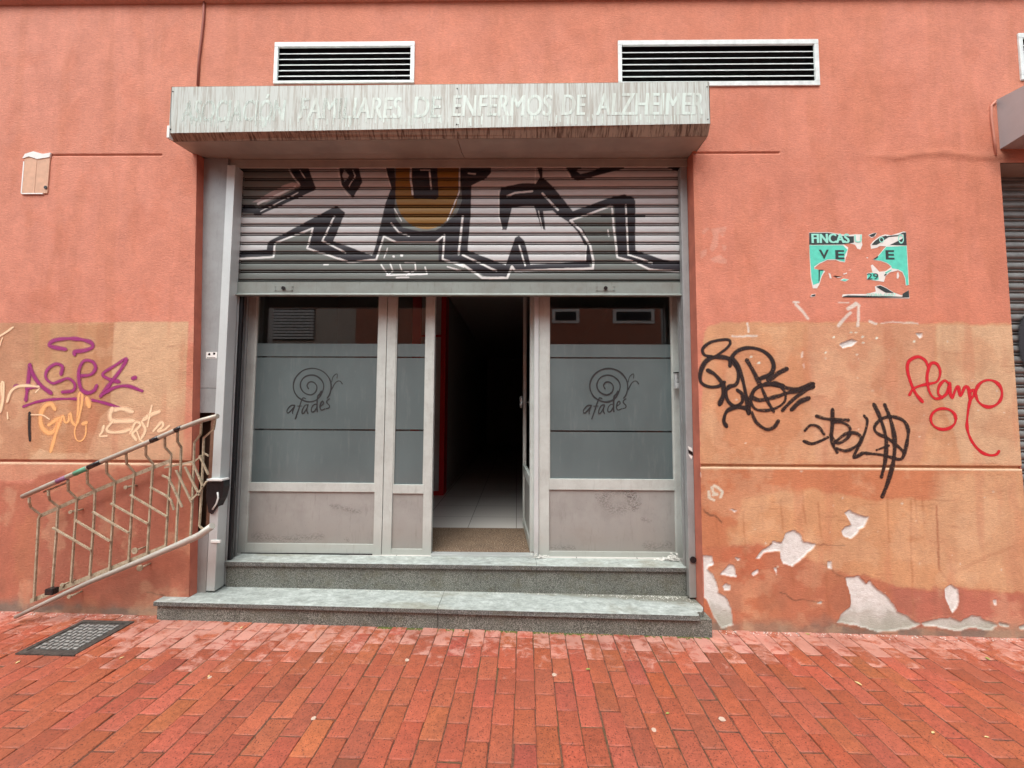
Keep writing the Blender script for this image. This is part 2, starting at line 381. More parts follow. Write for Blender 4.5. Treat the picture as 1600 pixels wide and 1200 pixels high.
def wear_letters(m):
    b = NB.__new__(NB); b.m = m; b.t = m.node_tree; b.p = b.t.nodes["Principled BSDF"]; b.out = b.t.nodes["Material Output"]
    g = b.n('NewGeometry'); p = b.n('SeparateXYZ'); b.l(g.outputs['Position'], p.inputs[0]); n = b.noise(b.coord((1, 0.2, 0.10)), 30, 4, 0.7); n2 = b.noise(b.coord((1, 1, 0.4)), 3.5, 3)
    x_ = b.math('MULTIPLY_ADD', p.outputs['X'], 0.09, 0.10); f = b.math('ADD', b.math('ADD', n, b.math('MULTIPLY', b.math('SUBTRACT', n2, 0.5), 0.7)), x_)
    b.l(b.math('MULTIPLY', b.ramp(f, [(0.34, 0.15), (0.50, 1.0)]), 0.9), b.p.inputs['Alpha'])
wear_letters(M['ghost'])
M['soffit'] = M_plain('soffit_sheet', lin(168, 164, 154), 0.5, 0.1, 0.25, 5)
def M_glass():
    b = NB("window_glass"); t = b.t; fr = b.n('Fresnel'); fr.inputs[0].default_value = 1.55
    gl = b.n('BsdfGlossy'); gl.inputs['Roughness'].default_value = 0.01; tr = b.n('BsdfTransparent'); tr.inputs[0].default_value = (0.8, 0.84, 0.83, 1)
    k = b.math('MULTIPLY_ADD', fr.outputs[0], 1.6, 0.02); mx = b.n('MixShader'); b.l(k, mx.inputs[0]); b.l(tr.outputs[0], mx.inputs[1]); b.l(gl.outputs[0], mx.inputs[2])
    b.l(mx.outputs[0], b.out.inputs[0]); return b.m
M['glass'] = M_glass()
def M_film():
    b = NB('frosted_film'); n = b.noise(b.coord((1, 1, 0.6)), 1.6, 4, 0.6); n2 = b.noise(b.coord((1, 1, 0.15)), 24, 4, 0.7); n3 = b.noise(b.coord(), 60, 3, 0.7)
    c = b.mix(1.0, lin(92, 106, 107), b.ramp(n, [(0.3, 0.80), (0.7, 1.10)]), 'MULTIPLY'); c = b.mix(b.math('MULTIPLY', b.ramp(n2, [(0.55, 0.0), (0.75, 1.0)]), 0.16), c, lin(150, 156, 156)); c = b.mix(b.ramp(n3, [(0.70, 0.0), (0.75, 0.3)]), c, lin(160, 160, 156))
    return b.set(Base_Color=c, Roughness=b.math('MULTIPLY_ADD', n, 0.3, 0.18), Coat_Weight=0.6, Coat_Roughness=0.12)
M['film'] = M_film()
M['film_dark'] = M_plain('cut_film_line', (0.02, 0.022, 0.024), 0.5)

W = 2.70      # facade plane
DR = 3.00     # shopfront plane
SH = 2.85     # roller shutter plane
XL0, XL1, XR = -2.33, -2.217, 1.25     # left edge leans: top, bottom
ZT, ZB = 3.285, 0.0
SLOPE = -0.014
def gz(x): return SLOPE * x

# ================================================================ GROUND
def pavement():
    u0, cw, ln = 0.004, 0.1025, 0.194; Vs = []; Fs = []; cols = []; blo = []; o = 0
    k = 0.022
    for ci in range(-64, 66):
        for vi in range(-3, 24):
            v0 = 2.266 + 0.0 - (vi + (0.0 if ci % 2 else 0.5)) * ln
            uc = u0 + (ci + 0.5) * cw; yc = v0 + ln / 2
            if yc > 2.78: continue
            g = 0.0018; jx, jy = rng.normal(0, 0.0013, 2); rot = rng.normal(0, 0.007)
            hw, hl = cw / 2 - g - abs(rng.normal(0, .0006)), ln / 2 - g - abs(rng.normal(0, .0006)); hz = rng.normal(0, 0.0013); tx, ty = rng.normal(0, 0.008, 2)
            rings = []
            for (e, z) in ((0, -0.02), (0, -0.004), (0.0022, -0.0009), (0.0055, 0.0)):
                for sx, sy in ((-1, -1), (1, -1), (1, 1), (-1, 1)):
                    x = sx * (hw - e); y = sy * (hl - e)
                    rings.append((x, y, z))
            P = []
            for x, y, z in rings:
                X_ = x * math.cos(rot) - y * math.sin(rot) + uc + jx; Y_ = x * math.sin(rot) + y * math.cos(rot) + yc + jy
                zz = z + hz + tx * x + ty * y
                Xw = X_ + k * (Y_ - 2.464)
                P.append((Xw, Y_, gz(Xw) + zz))
            Vs += P
            for r_ in range(3):
                for q in range(4): Fs.append((o + r_ * 4 + q, o + r_ * 4 + (q + 1) % 4, o + (r_ + 1) * 4 + (q + 1) % 4, o + (r_ + 1) * 4 + q))
            Fs.append((o + 12, o + 13, o + 14, o + 15))
            base = np.array(lin(162, 84, 59)); t = rng.normal(0, 1)
            c = base * (1 + 0.08 * t); c[1] *= 1 + rng.normal(0, 0.07); c[2] *= 1 + rng.normal(0, 0.08)
            if rng.random() < 0.07: c *= 0.86
            cols += [np.clip(c, 0, 1)] * 16
            x, y = uc, yc
            if -2.45 < x < 1.3: dist = 2.60 - y
            else: dist = 2.70 - y
            nb = smooth(0.75, 0.05, dist) if dist > 0 else 1
            far = smooth(0.42, 0.0, dist)
            b_ = 0.55 * float(far) + 0.35 * float(nb) + rng.normal(0, 0.06) * float(nb)
            b_ += 0.38 * math.exp(-((x + 2.0) ** 2 / 0.45 + (y - 2.35) ** 2 / 0.03)) + 0.35 * math.exp(-((x - 1.9) ** 2 / 0.8 + (y - 2.55) ** 2 / 0.012))
            blo += [b_ - 0.22] * 16
            o += 16
    me = np_mesh("pavement", Vs, Fs, M['brick'], None, np.array(cols), {'bloom': np.array(blo)})
    tag(me, kind='structure')
    b = bmesh.new(); v = [b.verts.new((x, y, gz(x) - 0.0045)) for x, y in ((-9, -2.4), (9, -2.4), (9, 2.82), (-9, 2.82))]; b.faces.new(v)
    m_ = bpy.data.meshes.new("pavement_bed"); b.to_mesh(m_); b.free(); tag(link("pavement_bed", m_, M['joint']), kind='structure')
pavement()
b = MB(); b.hexa([(x, y, gz(x) + z) for z in (-0.5, -0.12) for x, y in ((-30, -30), (30, -30), (30, -2.5), (-30, -2.5))]); tag(b.build("road", M['asphalt']), kind='structure')
b = MB(); b.hexa([(x, y, gz(x) + z) for z in (-0.4, -0.002) for x, y in ((-30, -2.52), (30, -2.52), (30, -2.4), (-30, -2.4))], 0.01); tag(b.build("kerb", M['granite']), kind='structure')

# ================================================================ BUILDING WALL (one displaced sheet with openings)
ZD = zpt((1080, 720), 3.077)     # enlargement of the lower right wall
ZA = zpt((1080, 340), 4.444); ZBk = zpt((1080, 500), 4.139); ZL = zpt((0, 440), 4.0); ZR = zpt((0, 620), 2.7275)
def WP(conv, pts):
    out = []
    for p in pts:
        a = at(*conv(p), W); out.append((a.x, a.z))
    return out
idp = lambda p: p
VENTS = [(-1.79, -0.757, 3.803, 4.12, 0), (0.724, 2.165, 3.765, 4.115, 1), (3.588, 4.6, 3.80, 4.15, 2)]
def vent_hole(v):
    return (v[0] + 0.028, v[1] - 0.030, v[2] + 0.02 + (0.015 if v[4] else 0), v[3] - 0.036)
def spaced(lo, hi, fine, coarse, a, b_, extra):
    s = set()
    x = a
    while x < b_: s.add(round(x, 5)); x += fine
    x = a
    while x > lo: s.add(round(x, 5)); x -= coarse
    x = b_
    while x < hi: s.add(round(x, 5)); x += coarse
    s |= {lo, hi}
    s = sorted(s); ex = sorted(extra)
    s = [q for q in s if all(abs(q - e) > fine * 0.6 for e in ex)] + ex
    return np.array(sorted(s))
holes = [(-9.9, XR, -1, ZT)]      # door opening handled separately because its left edge leans
vh = [vent_hole(v) for v in VENTS]
XS = spaced(-9, 9, 0.0072, 0.12, -3.80, 3.62, [XR, 3.402, 5.9] + [h for q in vh for h in q[:2]] + [-2.33])
ZS = spaced(-0.3, 9, 0.0072, 0.12, -0.06, 4.50, [ZT, 3.262, 3.266, 3.273, 3.277, 1.050, 1.053, 1.066, 1.070, 3.19, 4.44, 4.444] + [h for q in vh for h in q[2:]])
GX, GZ = np.meshgrid(XS, ZS)
sh = GX.shape
Y_ = np.full(sh, W)
# leaning left edge of the opening: shift columns near x=-2.33
lean = np.interp(GZ, [0.2, ZT], [XL1 - XL0, 0.0]); inf = np.clip(1 - np.abs(GX - XL0) / 0.35, 0, 1)
WX = GX + lean * inf
# --- paint
nA = fbm(WX * 1.3, GZ * 1.1); nB_ = fbm(WX * 7 + 40, GZ * 5 + 9); nC = fbm(WX * 30 + 3, GZ * 42 + 8, 3)
jx = (fbm(WX * 14 + 5, GZ * 14) - 0.5) * 0.05; jz = (fbm(WX * 14, GZ * 14 + 77) - 0.5) * 0.05
col = np.empty(sh + (3,)); 
WT = np.array([1.0, 1.0, 1.0])
def c3(*a): return np.array(lin(*a)) * WT
WT = np.array([0.87, 1.07, 0.98])
base = c3(222, 128, 106)
col[:] = base
def blend(mask, c): 
    global col
    col = col * (1 - mask[..., None]) + np.asarray(c) * mask[..., None]
blend(smooth(0.40, 0.62, nA) * 0.6, c3(226, 134, 116)); blend(smooth(-0.6, -3.4, WX) * 0.55, c3(226, 140, 124)); blend(smooth(0.5, 0.7, nB_) * 0.35, c3(214, 118, 94))
def region(pts, c, conv=idp, soft=0.006, jit=0.25, op=1.0):
    P = WP(conv, pts); a = np.array(P); m = 0.05
    i = (WX > a[:, 0].min() - m - soft) & (WX < a[:, 0].max() + m + soft) & (GZ > a[:, 1].min() - m - soft) & (GZ < a[:, 1].max() + m + soft)
    if not i.any(): return None
    sdv = sdpoly(WX[i] + jx[i] * jit, GZ[i] + jz[i] * jit, P); mk = (1 - smooth(-soft, soft, sdv)) * op
    cc = col[i]; cc = cc * (1 - mk[:, None]) + np.asarray(c) * mk[:, None]; col[i] = cc
    full = np.zeros(sh); full[i] = mk; return full
def line(pts, width_px, c, conv=idp, soft=0.003, jit=0.3, op=1.0):
    P = WP(conv, pts); a = np.array(P); m = 0.08
    i = (WX > a[:, 0].min() - m) & (WX < a[:, 0].max() + m) & (GZ > a[:, 1].min() - m) & (GZ < a[:, 1].max() + m)
    dv = sdline(WX[i] + jx[i] * jit, GZ[i] + jz[i] * jit, P); wd = width_px * W / F / 2
    mk = (1 - smooth(wd - soft, wd + soft, dv)) * op; cc = col[i]; col[i] = cc * (1 - mk[:, None]) + np.asarray(c) * mk[:, None]
# right: repainted band
region([(1098, 530), (1104, 512), (1130, 504), (1582, 505), (1610, 760), (1610, 930), (1088, 930)], c3(219, 150, 116), soft=0.008, jit=0.8)
region([(1118, 545), (1262, 540), (1270, 600), (1275, 690), (1262, 722), (1120, 720)], c3(212, 134, 100), soft=0.02, jit=1, op=0.7)
region([(1262, 508), (1462, 508), (1462, 600), (1440, 722), (1275, 722), (1265, 600)], c3(216, 146, 118), soft=0.012, jit=0.6, op=0.9)
region([(1462, 508), (1582, 508), (1597, 726), (1500, 724), (1495, 690), (1470, 620)], c3(222, 166, 136), soft=0.01, jit=0.5, op=0.95)
region([(1084, 732), (1600, 732), (1600, 760), (1480, 765), (1465, 780), (1370, 782), (1280, 765), (1200, 770), (1160, 790), (1140, 870), (1084, 880)], c3(208, 122, 88), soft=0.014, jit=1.4)
region([(240, 180), (380, 150), (600, 130), (760, 170), (900, 190), (1200, 180), (1250, 70), (1400, 40), (1600, 45), (1600, 640), (1480, 625), (1280, 610), (1150, 620), (960, 590), (830, 540), (720, 530), (560, 480), (420, 440), (300, 340), (280, 410), (180, 410), (170, 330), (240, 300)], c3(219, 150, 112), ZD, soft=0.022, jit=1.3, op=0.75)
region([(1200, 60), (1600, 40), (1600, 640), (1480, 625), (1280, 600), (1120, 400)], c3(221, 160, 128), ZD, soft=0.06, jit=2, op=0.7)
region([(20, 880 - 470), (180, 410), (320, 395), (430, 440), (560, 480), (720, 530), (830, 540), (960, 590), (1150, 620), (1280, 610), (1480, 625), (1620, 640), (1620, 900), (20, 900)], c3(196, 112, 86), ZD, soft=0.016, jit=1.3)
region([(960, 596), (1150, 624), (1300, 616), (1620, 645), (1620, 900), (960, 900)], c3(194, 106, 92), ZD, soft=0.02, jit=0.9, op=0.8)
region([(20, 420), (330, 410), (420, 640), (300, 800), (20, 800)], c3(204, 108, 78), ZD, soft=0.05, jit=2, op=0.75)
# drips on the lower right
for x_, a_, b_2 in ((1055, 190, 780), (1075, 180, 300), (1110, 170, 300), (1180, 220, 520), (940, 180, 390), (430, 190, 330), (535, 150, 300), (250, 250, 480), (610, 200, 360), (480, 520, 600), (600, 480, 600), (560, 500, 620), (280, 560, 650), (120, 260, 420), (650, 560, 740)):
    line([(x_, a_), (x_ + 6, (a_ + b_2) / 2), (x_ + 14, b_2)], 3.0, c3(176, 98, 66), ZD, soft=0.006, jit=0.35, op=0.45)
line([(1180, 220), (1195, 520), (1240, 585)], 3, c3(176, 104, 78), ZD, op=0.5); line([(1260, 540), (1400, 470), (1550, 410)], 5, c3(186, 118, 88), ZD, soft=0.012, op=0.4)
# left: repainted patches
region([(-10, 505), (294, 503), (286, 718), (-10, 718)], c3(212, 148, 116), soft=0.005)
region([(-10, 262), (180, 262), (185, 1100), (-10, 1108)], c3(206, 140, 112), ZL, soft=0.01)
region([(215, 272), (612, 268), (610, 900), (540, 1075), (330, 1070), (230, 1050)], c3(206, 146, 112), ZL, soft=0.01)
region([(608, 262), (720, 258), (700, 780), (620, 850), (560, 1070), (540, 900)], c3(196, 132, 100), ZL, soft=0.01)
region([(180, 700), (560, 700), (620, 850), (550, 1076), (200, 1060), (160, 900)], c3(202, 128, 96), ZL, soft=0.03, jit=1, op=0.6)
region([(715, 252), (1176, 250), (1142, 1112), (180, 1112), (255, 1040), (335, 1075), (550, 1072), (625, 850), (690, 790)], c3(223, 166, 136), ZL, soft=0.006)
region([(700, 800), (1150, 800), (1142, 1112), (560, 1112)], c3(220, 152, 126), ZL, soft=0.06, jit=1.5, op=0.6)
region([(-10, 278), (420, 285), (800, 270), (800, 330), (300, 330), (180, 350), (-10, 360)], c3(218, 142, 118), ZR, soft=0.008)
region([(-30, 362), (130, 368), (160, 330), (300, 318), (860, 275), (860, 1000), (-30, 1000)], c3(190, 106, 86), ZR, soft=0.02, jit=1)
region([(150, 500), (700, 300), (800, 420), (640, 800), (150, 880)], c3(180, 100, 84), ZR, soft=0.12, jit=2, op=0.6)
# smear and white scratches
for q in ([(70, 95), (110, 70), (130, 80), (85, 118)], [(140, 80), (245, 62), (235, 100), (190, 110), (185, 200), (150, 235), (130, 215), (150, 130)], [(200, 110), (235, 115), (215, 140)], [(215, 190), (245, 200), (235, 235), (218, 225)], [(130, 290), (200, 255), (250, 295), (245, 320), (160, 310)], [(60, 235), (110, 215), (105, 260), (70, 285)]):
    region(q, c3(226, 146, 130), ZA, soft=0.003)
for q, wd in (([(710, 590), (745, 590)], 3), ([(725, 605), (770, 650), (815, 705)], 4), ([(1020, 752), (1105, 662)], 4.5), ([(1090, 632), (1140, 600)], 6), ([(1140, 598), (1160, 610), (1157, 752)], 4.5), ([(285, 826), (455, 826)], 3), ([(390, 735), (398, 795)], 3), ([(1020, 590), (1090, 590)], 2), ([(1240, 722), (1285, 738)], 4), ([(1320, 735), (1400, 720), (1480, 733), (1575, 735)], 1.8), ([(775, 935), (770, 970)], 3), ([(780, 1020), (785, 1045)], 2)):
    line(q, wd, c3(236, 208, 204), ZA, op=0.9)
for (x_, y_) in ((990, 828), (1110, 798), (1145, 797), (1190, 826), (1195, 868), (1290, 834), (1150, 950), (935, 938), (1580, 815), (1548, 860), (415, 968), (470, 1010)):
    region([(x_ - 12, y_ + 3), (x_, y_ - 8), (x_ + 12, y_), (x_ + 2, y_ + 8)], c3(232, 226, 220), ZA, soft=0.002)
rs = np.random.default_rng(3)
for i in range(46):
    x_, y_ = rs.uniform(1110, 1590), rs.uniform(520, 960); s_ = rs.uniform(0.8, 2.2)
    region([(x_ - s_, y_), (x_, y_ - s_), (x_ + s_ * 1.3, y_ + 0.4), (x_, y_ + s_)], c3(226, 190, 176), soft=0.002)
for i in range(60):
    x_, y_ = rs.uniform(1110, 1590), rs.uniform(520, 960); L = rs.uniform(8, 45)
    line([(x_, y_), (x_ + L * .5, y_ + rs.uniform(-2, 2)), (x_ + L, y_ + rs.uniform(-4, 4))], 1.3, c3(170, 98, 72), jit=0.5, op=0.45)
for i in range(26):
    x_, y_ = rs.uniform(5, 280), rs.uniform(520, 940); L = rs.uniform(8, 35)
    line([(x_, y_), (x_ + L, y_ + rs.uniform(-3, 3))], 1.2, c3(150, 88, 66), jit=0.5, op=0.4)
for q in ([(110, 120), (130, 130), (150, 150), (140, 175)], [(85, 150), (90, 180), (110, 190)], [(100, 130), (105, 150), (125, 160), (105, 165)]): line(q, 4, c3(232, 214, 206), ZD)
# cracks
crack = [([(380, 402), (470, 388), (560, 396), (640, 400), (735, 410)], ZD), ([(640, 505), (700, 545), (760, 560)], ZD), ([(430, 640), (500, 665), (560, 672), (620, 690)], ZD), ([(60, 232), (150, 300)], ZD), ([(630, 830), (700, 850), (690, 870)], lambda p: ((p[0] / 2.7275), 620 + p[1] / 2.7275))]
for q, cv in crack: line(q, 2, c3(96, 60, 46), cv, jit=0.8, op=0.8)
# right neighbour: repaired rough band running to the second canopy
dz = np.exp(-((GZ - 3.245 - 0.015 * np.sin(WX * 9)) / 0.030) ** 2) * smooth(2.35, 2.75, WX) * (fbm(WX * 10, GZ * 50) * 0.8 + 0.5)
blend(np.clip(dz * 0.55, 0, 1), c3(176, 96, 74)); Y_ -= 0.006 * np.clip(dz, 0, 1)
blend(smooth(0.5, 0.0, np.hypot((WX - 3.42) / 0.35, (GZ - 3.22) / 0.45)) * 0.5 * nB_, c3(120, 84, 72))  # darker and browner towards the corner below the second canopy
# dirt near the pavement
zg = GZ - SLOPE * WX
dm = smooth(0.11, 0.0, zg + (nB_ - 0.5) * 0.16) * 0.7 + smooth(0.06, 0.02, zg + (nC - 0.5) * 0.05) * 0.5
blend(np.clip(dm, 0, 0.9), np.array(lin(122, 112, 100)))
blend(smooth(0.55, 0.68, fbm(WX * 3 + 9, GZ * 2.2 + 4, 5)) * 0.35 * (GZ < 2.02), c3(200, 124, 92)); blend(smooth(0.52, 0.66, fbm(WX * 6 + 19, GZ * 6 + 4, 5)) * 0.30 * (GZ < 2.02), c3(232, 176, 146))
blend(smooth(0.56, 0.7, fbm(WX * 9 + 2, GZ * 1.1 + 14, 4)) * 0.3, c3(206, 118, 92))
blend(smooth(0.5, 0.1, zg) * smooth(0.45, 0.65, nB_) * 0.3, c3(140, 92, 76))
# --- bare plaster where the paint flaked off
bare = np.zeros(sh); lip = np.zeros(sh)
def flake(pts, depth=0.0035, conv=ZD):
    global bare, lip
    P = WP(conv, pts); a = np.array(P); m = 0.05
    i = (WX > a[:, 0].min() - m) & (WX < a[:, 0].max() + m) & (GZ > a[:, 1].min() - m) & (GZ < a[:, 1].max() + m)
    sdv = sdpoly(WX[i] + jx[i] * 0.55, GZ[i] + jz[i] * 0.55, P); mk = 1 - smooth(-0.0036, 0.0036, sdv)
    bare[i] = np.maximum(bare[i], mk); lip[i] = np.maximum(lip[i], np.exp(-((sdv - 0.006) / 0.005) ** 2) * (0.3 + nB_[i]))
    cc = col[i]; tint = np.array(lin(206, 206, 202)) * (0.86 + 0.25 * nB_[i])[:, None]; col[i] = cc * (1 - mk[:, None]) + tint * mk[:, None]
flake([(315, 462), (345, 430), (390, 400), (395, 385), (435, 392), (455, 350), (490, 335), (515, 348), (540, 388), (598, 398), (590, 420), (565, 435), (545, 465), (490, 508), (460, 492), (440, 490), (432, 462), (435, 434), (380, 432), (350, 442), (330, 466)])
flake([(742, 255), (762, 240), (800, 262), (848, 268), (830, 320), (800, 325), (795, 350), (765, 375), (730, 362), (722, 338), (740, 315), (765, 310), (760, 285)])
flake([(745, 555), (800, 550), (845, 595), (860, 575), (905, 630), (940, 655), (985, 720), (1040, 750), (1100, 785), (1050, 812), (900, 818), (800, 795), (700, 778), (720, 740), (765, 705), (770, 640), (750, 590)])
flake([(1105, 778), (1180, 765), (1240, 760), (1300, 768), (1350, 745), (1385, 745), (1420, 768), (1470, 790), (1450, 818), (1370, 802), (1250, 815), (1180, 795), (1120, 792)])
flake([(1222, 610), (1250, 598), (1280, 620), (1285, 660), (1275, 700), (1255, 728), (1235, 690), (1222, 650)])
flake([(52, 455), (95, 455), (108, 495), (80, 505), (75, 520), (105, 550), (125, 590), (130, 640), (165, 655), (190, 710), (200, 790), (140, 800), (100, 720), (60, 650), (50, 600)])
flake([(145, 540), (180, 500), (200, 505), (215, 560), (190, 555), (150, 545)]); flake([(152, 605), (170, 590), (190, 600), (185, 625), (160, 625)]); flake([(655, 490), (670, 488), (672, 522), (656, 522)])
flake([(295, 545), (325, 525), (325, 545), (300, 555)]); flake([(1575, 792), (1610, 788), (1610, 806), (1580, 804)]); flake([(1480, 778), (1530, 785), (1525, 795), (1485, 790)]); flake([(1452, 668), (1468, 668), (1466, 690), (1454, 690)])
flake([(600, 690), (625, 680), (625, 692)]); flake([(180, 228), (220, 238), (210, 242)]); flake([(400, 515), (410, 515), (408, 545)]); flake([(210, 468), (238, 470), (225, 478)])
flake([(1030, 880), (1080, 855), (1155, 850), (1120, 895), (1060, 910)], conv=ZA); flake([(1560, 805), (1605, 800), (1605, 825), (1590, 828)], conv=ZA)
flake([(148, 380), (172, 375), (168, 560), (150, 620), (146, 500)], conv=zpt((1040, 620), 3.16))
# dirt darkens the lower plaster
lowp = bare * smooth(0.28, 0.02, zg + (nB_ - 0.5) * 0.2); blend(lowp * 0.75, c3(150, 142, 126)); bare = bare * (1 - 0.72 * np.clip(lowp, 0, 1))
Y_ -= 0.0022 * lip; Y_ += 0.006 * smooth(0.2, 0.8, np.maximum(bare, lowp)) + 0.0022 * (nC - 0.5) * bare
# grooves
side = (WX < -2.2) | (WX > 1.24)
Y_ += np.where((GZ > 1.0515) & (GZ < 1.068) & side, 0.012, 0)
Y_ += np.where((GZ > 3.2645) & (GZ < 3.2745) & (((WX > -3.43) & (WX < -2.59)) | ((WX > 1.25) & (WX < 1.86))), 0.009, 0)
gl = (np.abs(GZ - 1.046) < 0.006) & side; blend(gl * 0.6, c3(240, 200, 176))
Y_ += 0.004 * (fbm(WX * 2.2, GZ * 1.7 + 30) - 0.5)
ledge = GZ > 4.442; Y_ -= np.where(ledge, 0.035, 0)
V = np.stack([WX, Y_, GZ], -1).reshape(-1, 3)
ids = np.arange(sh[0] * sh[1]).reshape(sh)
cx = (GX[:-1, :-1] + GX[1:, 1:]) / 2; cz = (GZ[:-1, :-1] + GZ[1:, 1:]) / 2
keep = ~((cx > XL0) & (cx < XR) & (cz < ZT))
keep &= ~((cx > 3.402) & (cx < 5.9) & (cz < 3.19))
for q in vh: keep &= ~((cx > q[0]) & (cx < q[1]) & (cz > q[2]) & (cz < q[3]))
Q = np.stack([ids[:-1, :-1], ids[:-1, 1:], ids[1:, 1:], ids[1:, :-1]], -1)[keep]
used = np.zeros(len(V), bool); used[Q.ravel()] = True; remap = np.cumsum(used) - 1
bld = tag(empty("building", (0, W, 0)), "terracotta painted street facade with a shuttered shop entrance and flaking beige patches", "building")
np_mesh("wall", V[used], remap[Q], M['wall'], bld, col.reshape(-1, 3)[used], {'bare': bare.reshape(-1)[used]}, smooth_=True)
# wall thickness at the openings
b = MB()
XLb = XL1 + (XL1 - XL0) * 0.13
b.hexa([(XLb - 0.006, W + 0.003, -0.2), (XLb, W + 0.003, -0.2), (XLb, 2.765, -0.2), (XLb - 0.006, 2.765, -0.2), (XL0 - 0.006, W + 0.003, ZT), (XL0, W + 0.003, ZT), (XL0, 2.765, ZT), (XL0 - 0.006, 2.765, ZT)])
b.build("reveal", M['reveal'], bld)
b = MB(); b.box(XR + 0.0005, XR + 0.006, W + 0.003, 2.835, -0.2, ZT); b.build("reveal", M['reveal'], bld)
b = MB(); b.box(3.396, 3.4015, W + 0.003, 2.88, -0.3, 3.19); b.build("reveal", M['reveal'], bld)
b = MB(); b.box(-9, 9, 2.96, 3.2, 3.30, 9); b.box(-9, -2.42, 2.83, 3.2, -0.3, 3.30); b.box(1.30, 3.402, 2.90, 3.2, -0.3, 3.30); b.build("inner_wall", M['inwall'], bld)

# ---------------------------------------------------------------- vents
def vent(v, nsl):
    x0, x1, z0, z1, k = v; h = vent_hole(v)
    g = empty("vent_grille", (x0, 0, z0)); g.parent = bld
    g['label'] = ["short white louvred vent above the left of the canopy", "long white louvred vent above the right of the canopy", "white louvred vent cut by the right edge of the photo"][k]
    b = MB(); y0, y1 = W - 0.010, W + 0.006
    b.box(x0, x1, y0, y1, h[3], z1, 0.003); b.box(x0, x1, y0, y1, z0, h[2], 0.003); b.box(x0, h[0], y0, y1, h[2], h[3], 0.003); b.box(h[1], x1, y0, y1, h[2], h[3], 0.003)
    b.build("frame", M['white_trim'], g)
    b = MB(); p = (h[3] - h[2]) / nsl
    for i in range(1, nsl):
        z = h[2] + i * p; b.hexa([(h[0], W + 0.004, z - 0.003), (h[1], W + 0.004, z - 0.003), (h[1], W + 0.045, z + 0.040), (h[0], W + 0.045, z + 0.040), (h[0], W + 0.004, z + 0.004), (h[1], W + 0.004, z + 0.004), (h[1], W + 0.045, z + 0.043), (h[0], W + 0.045, z + 0.043)])
    b.build("louvre", M['white_trim'], g)
    b = MB(); b.box(h[0] - 0.10, h[1] + 0.10, W + 0.052, W + 0.20, h[2] - 0.10, h[3] + 0.10); b.build("duct", M['dark'], g)
M['white_trim'] = M_plain('weathered_white_trim', lin(226, 236, 234), 0.5, 0.0, 0.25, 22)
for v in VENTS: vent(v, 6)

# ================================================================ SHOPFRONT
def X(px, Y=DR, py=700): return at(px, py, Y).x
def Z(py, Y=DR, px=700): return at(px, py, Y).z
# left pilaster of sheet steel with a torn opening in the middle
pil = empty("pilaster", (-2.25, 2.77, 0.2)); pil.parent = bld; pil['label'] = "dented grey steel pilaster left of the shutter with a torn open middle"
b = MB(); y0, y1 = 2.765, 2.80
zc = Z(607, 2.77, 330)
b.hexa([(-2.40, y0, zc + .003), (-2.150, y0, zc + .003), (-2.150, y1, zc + .003), (-2.40, y1, zc + .003), (-2.40, y0, ZT), (-2.150, y0, ZT), (-2.150, y1, ZT), (-2.40, y1, ZT)], 0.002); b.build("face_sheet", M['alu_dull'], pil); b = MB()
z1_ = Z(645, 2.77, 330); z2_ = Z(832, 2.77, 330)
b.hexa([(-2.40, y0, z1_), (-2.150, y0, z1_), (-2.150, y1, z1_), (-2.40, y1, z1_), (-2.40, y0, zc), (-2.150, y0, zc), (-2.150, y1, zc), (-2.40, y1, zc)], 0.002); b.build("face_sheet", M['alu_dull'], pil); b = MB()
b.hexa([(-2.40, y0, 0.15), (-2.155, y0, 0.15), (-2.155, y1, 0.15), (-2.40, y1, 0.15), (-2.40, y0, z2_), (-2.155, y0, z2_), (-2.155, y1, z2_), (-2.40, y1, z2_)], 0.002)
b.build("face_sheet", M['alu_dull'], pil)
b = MB(); b.box(-2.40, -2.15, 2.87, 2.88, 0.5, 1.6); b.build("back_board", M['rust'] if 'rust' in M else M_plain('dark_rust', lin(96, 70, 54), 0.9, 0, 0.4, 12), pil)
b = MB(); b.box(-2.205, -2.15, 2.80, 2.84, z2_, z1_ - 0.002); b.build("timber_batten", M_plain('old_timber', lin(140, 104, 84), 0.85, 0, 0.35, 20), pil)
gd = empty("shutter_guide", (-2.1, 2.79, 0.2)); gd.parent = bld; gd['label'] = "pale aluminium shutter guide at the left of the entrance"
b = MB(); b.box(-2.1485, -2.088, 2.758, 2.845, 0.17, 3.23, 0.004); b.box(-2.100, -2.088, 2.86, 2.90, 0.17, 3.23); b.build("channel", M['alu_light'], gd)
b = MB(); b.box(-2.0875, -2.062, 2.865, 2.885, 0.34, 3.2); b.build("gap_shade_strip", M['rubber'], gd)  # black strip stands in for the shaded gap beside the guide
gr_ = empty("shutter_guide", (1.2, 2.79, 0.2)); gr_.parent = bld; gr_['label'] = "scuffed grey shutter guide at the right of the entrance"
b = MB(); b.box(1.200, 1.2495, 2.80, 2.845, 0.14, 3.23, 0.004); b.box(1.200, 1.212, 2.865, 2.9, 0.14, 3.23); b.build("channel", M['alu_dull'], gr_)
b = MB(); b.tube([(1.228, 2.797, 0.40), (1.228, 2.79, 0.40)], 0.022, 12); b.build("rubber_stop", M['rubber'], gr_)

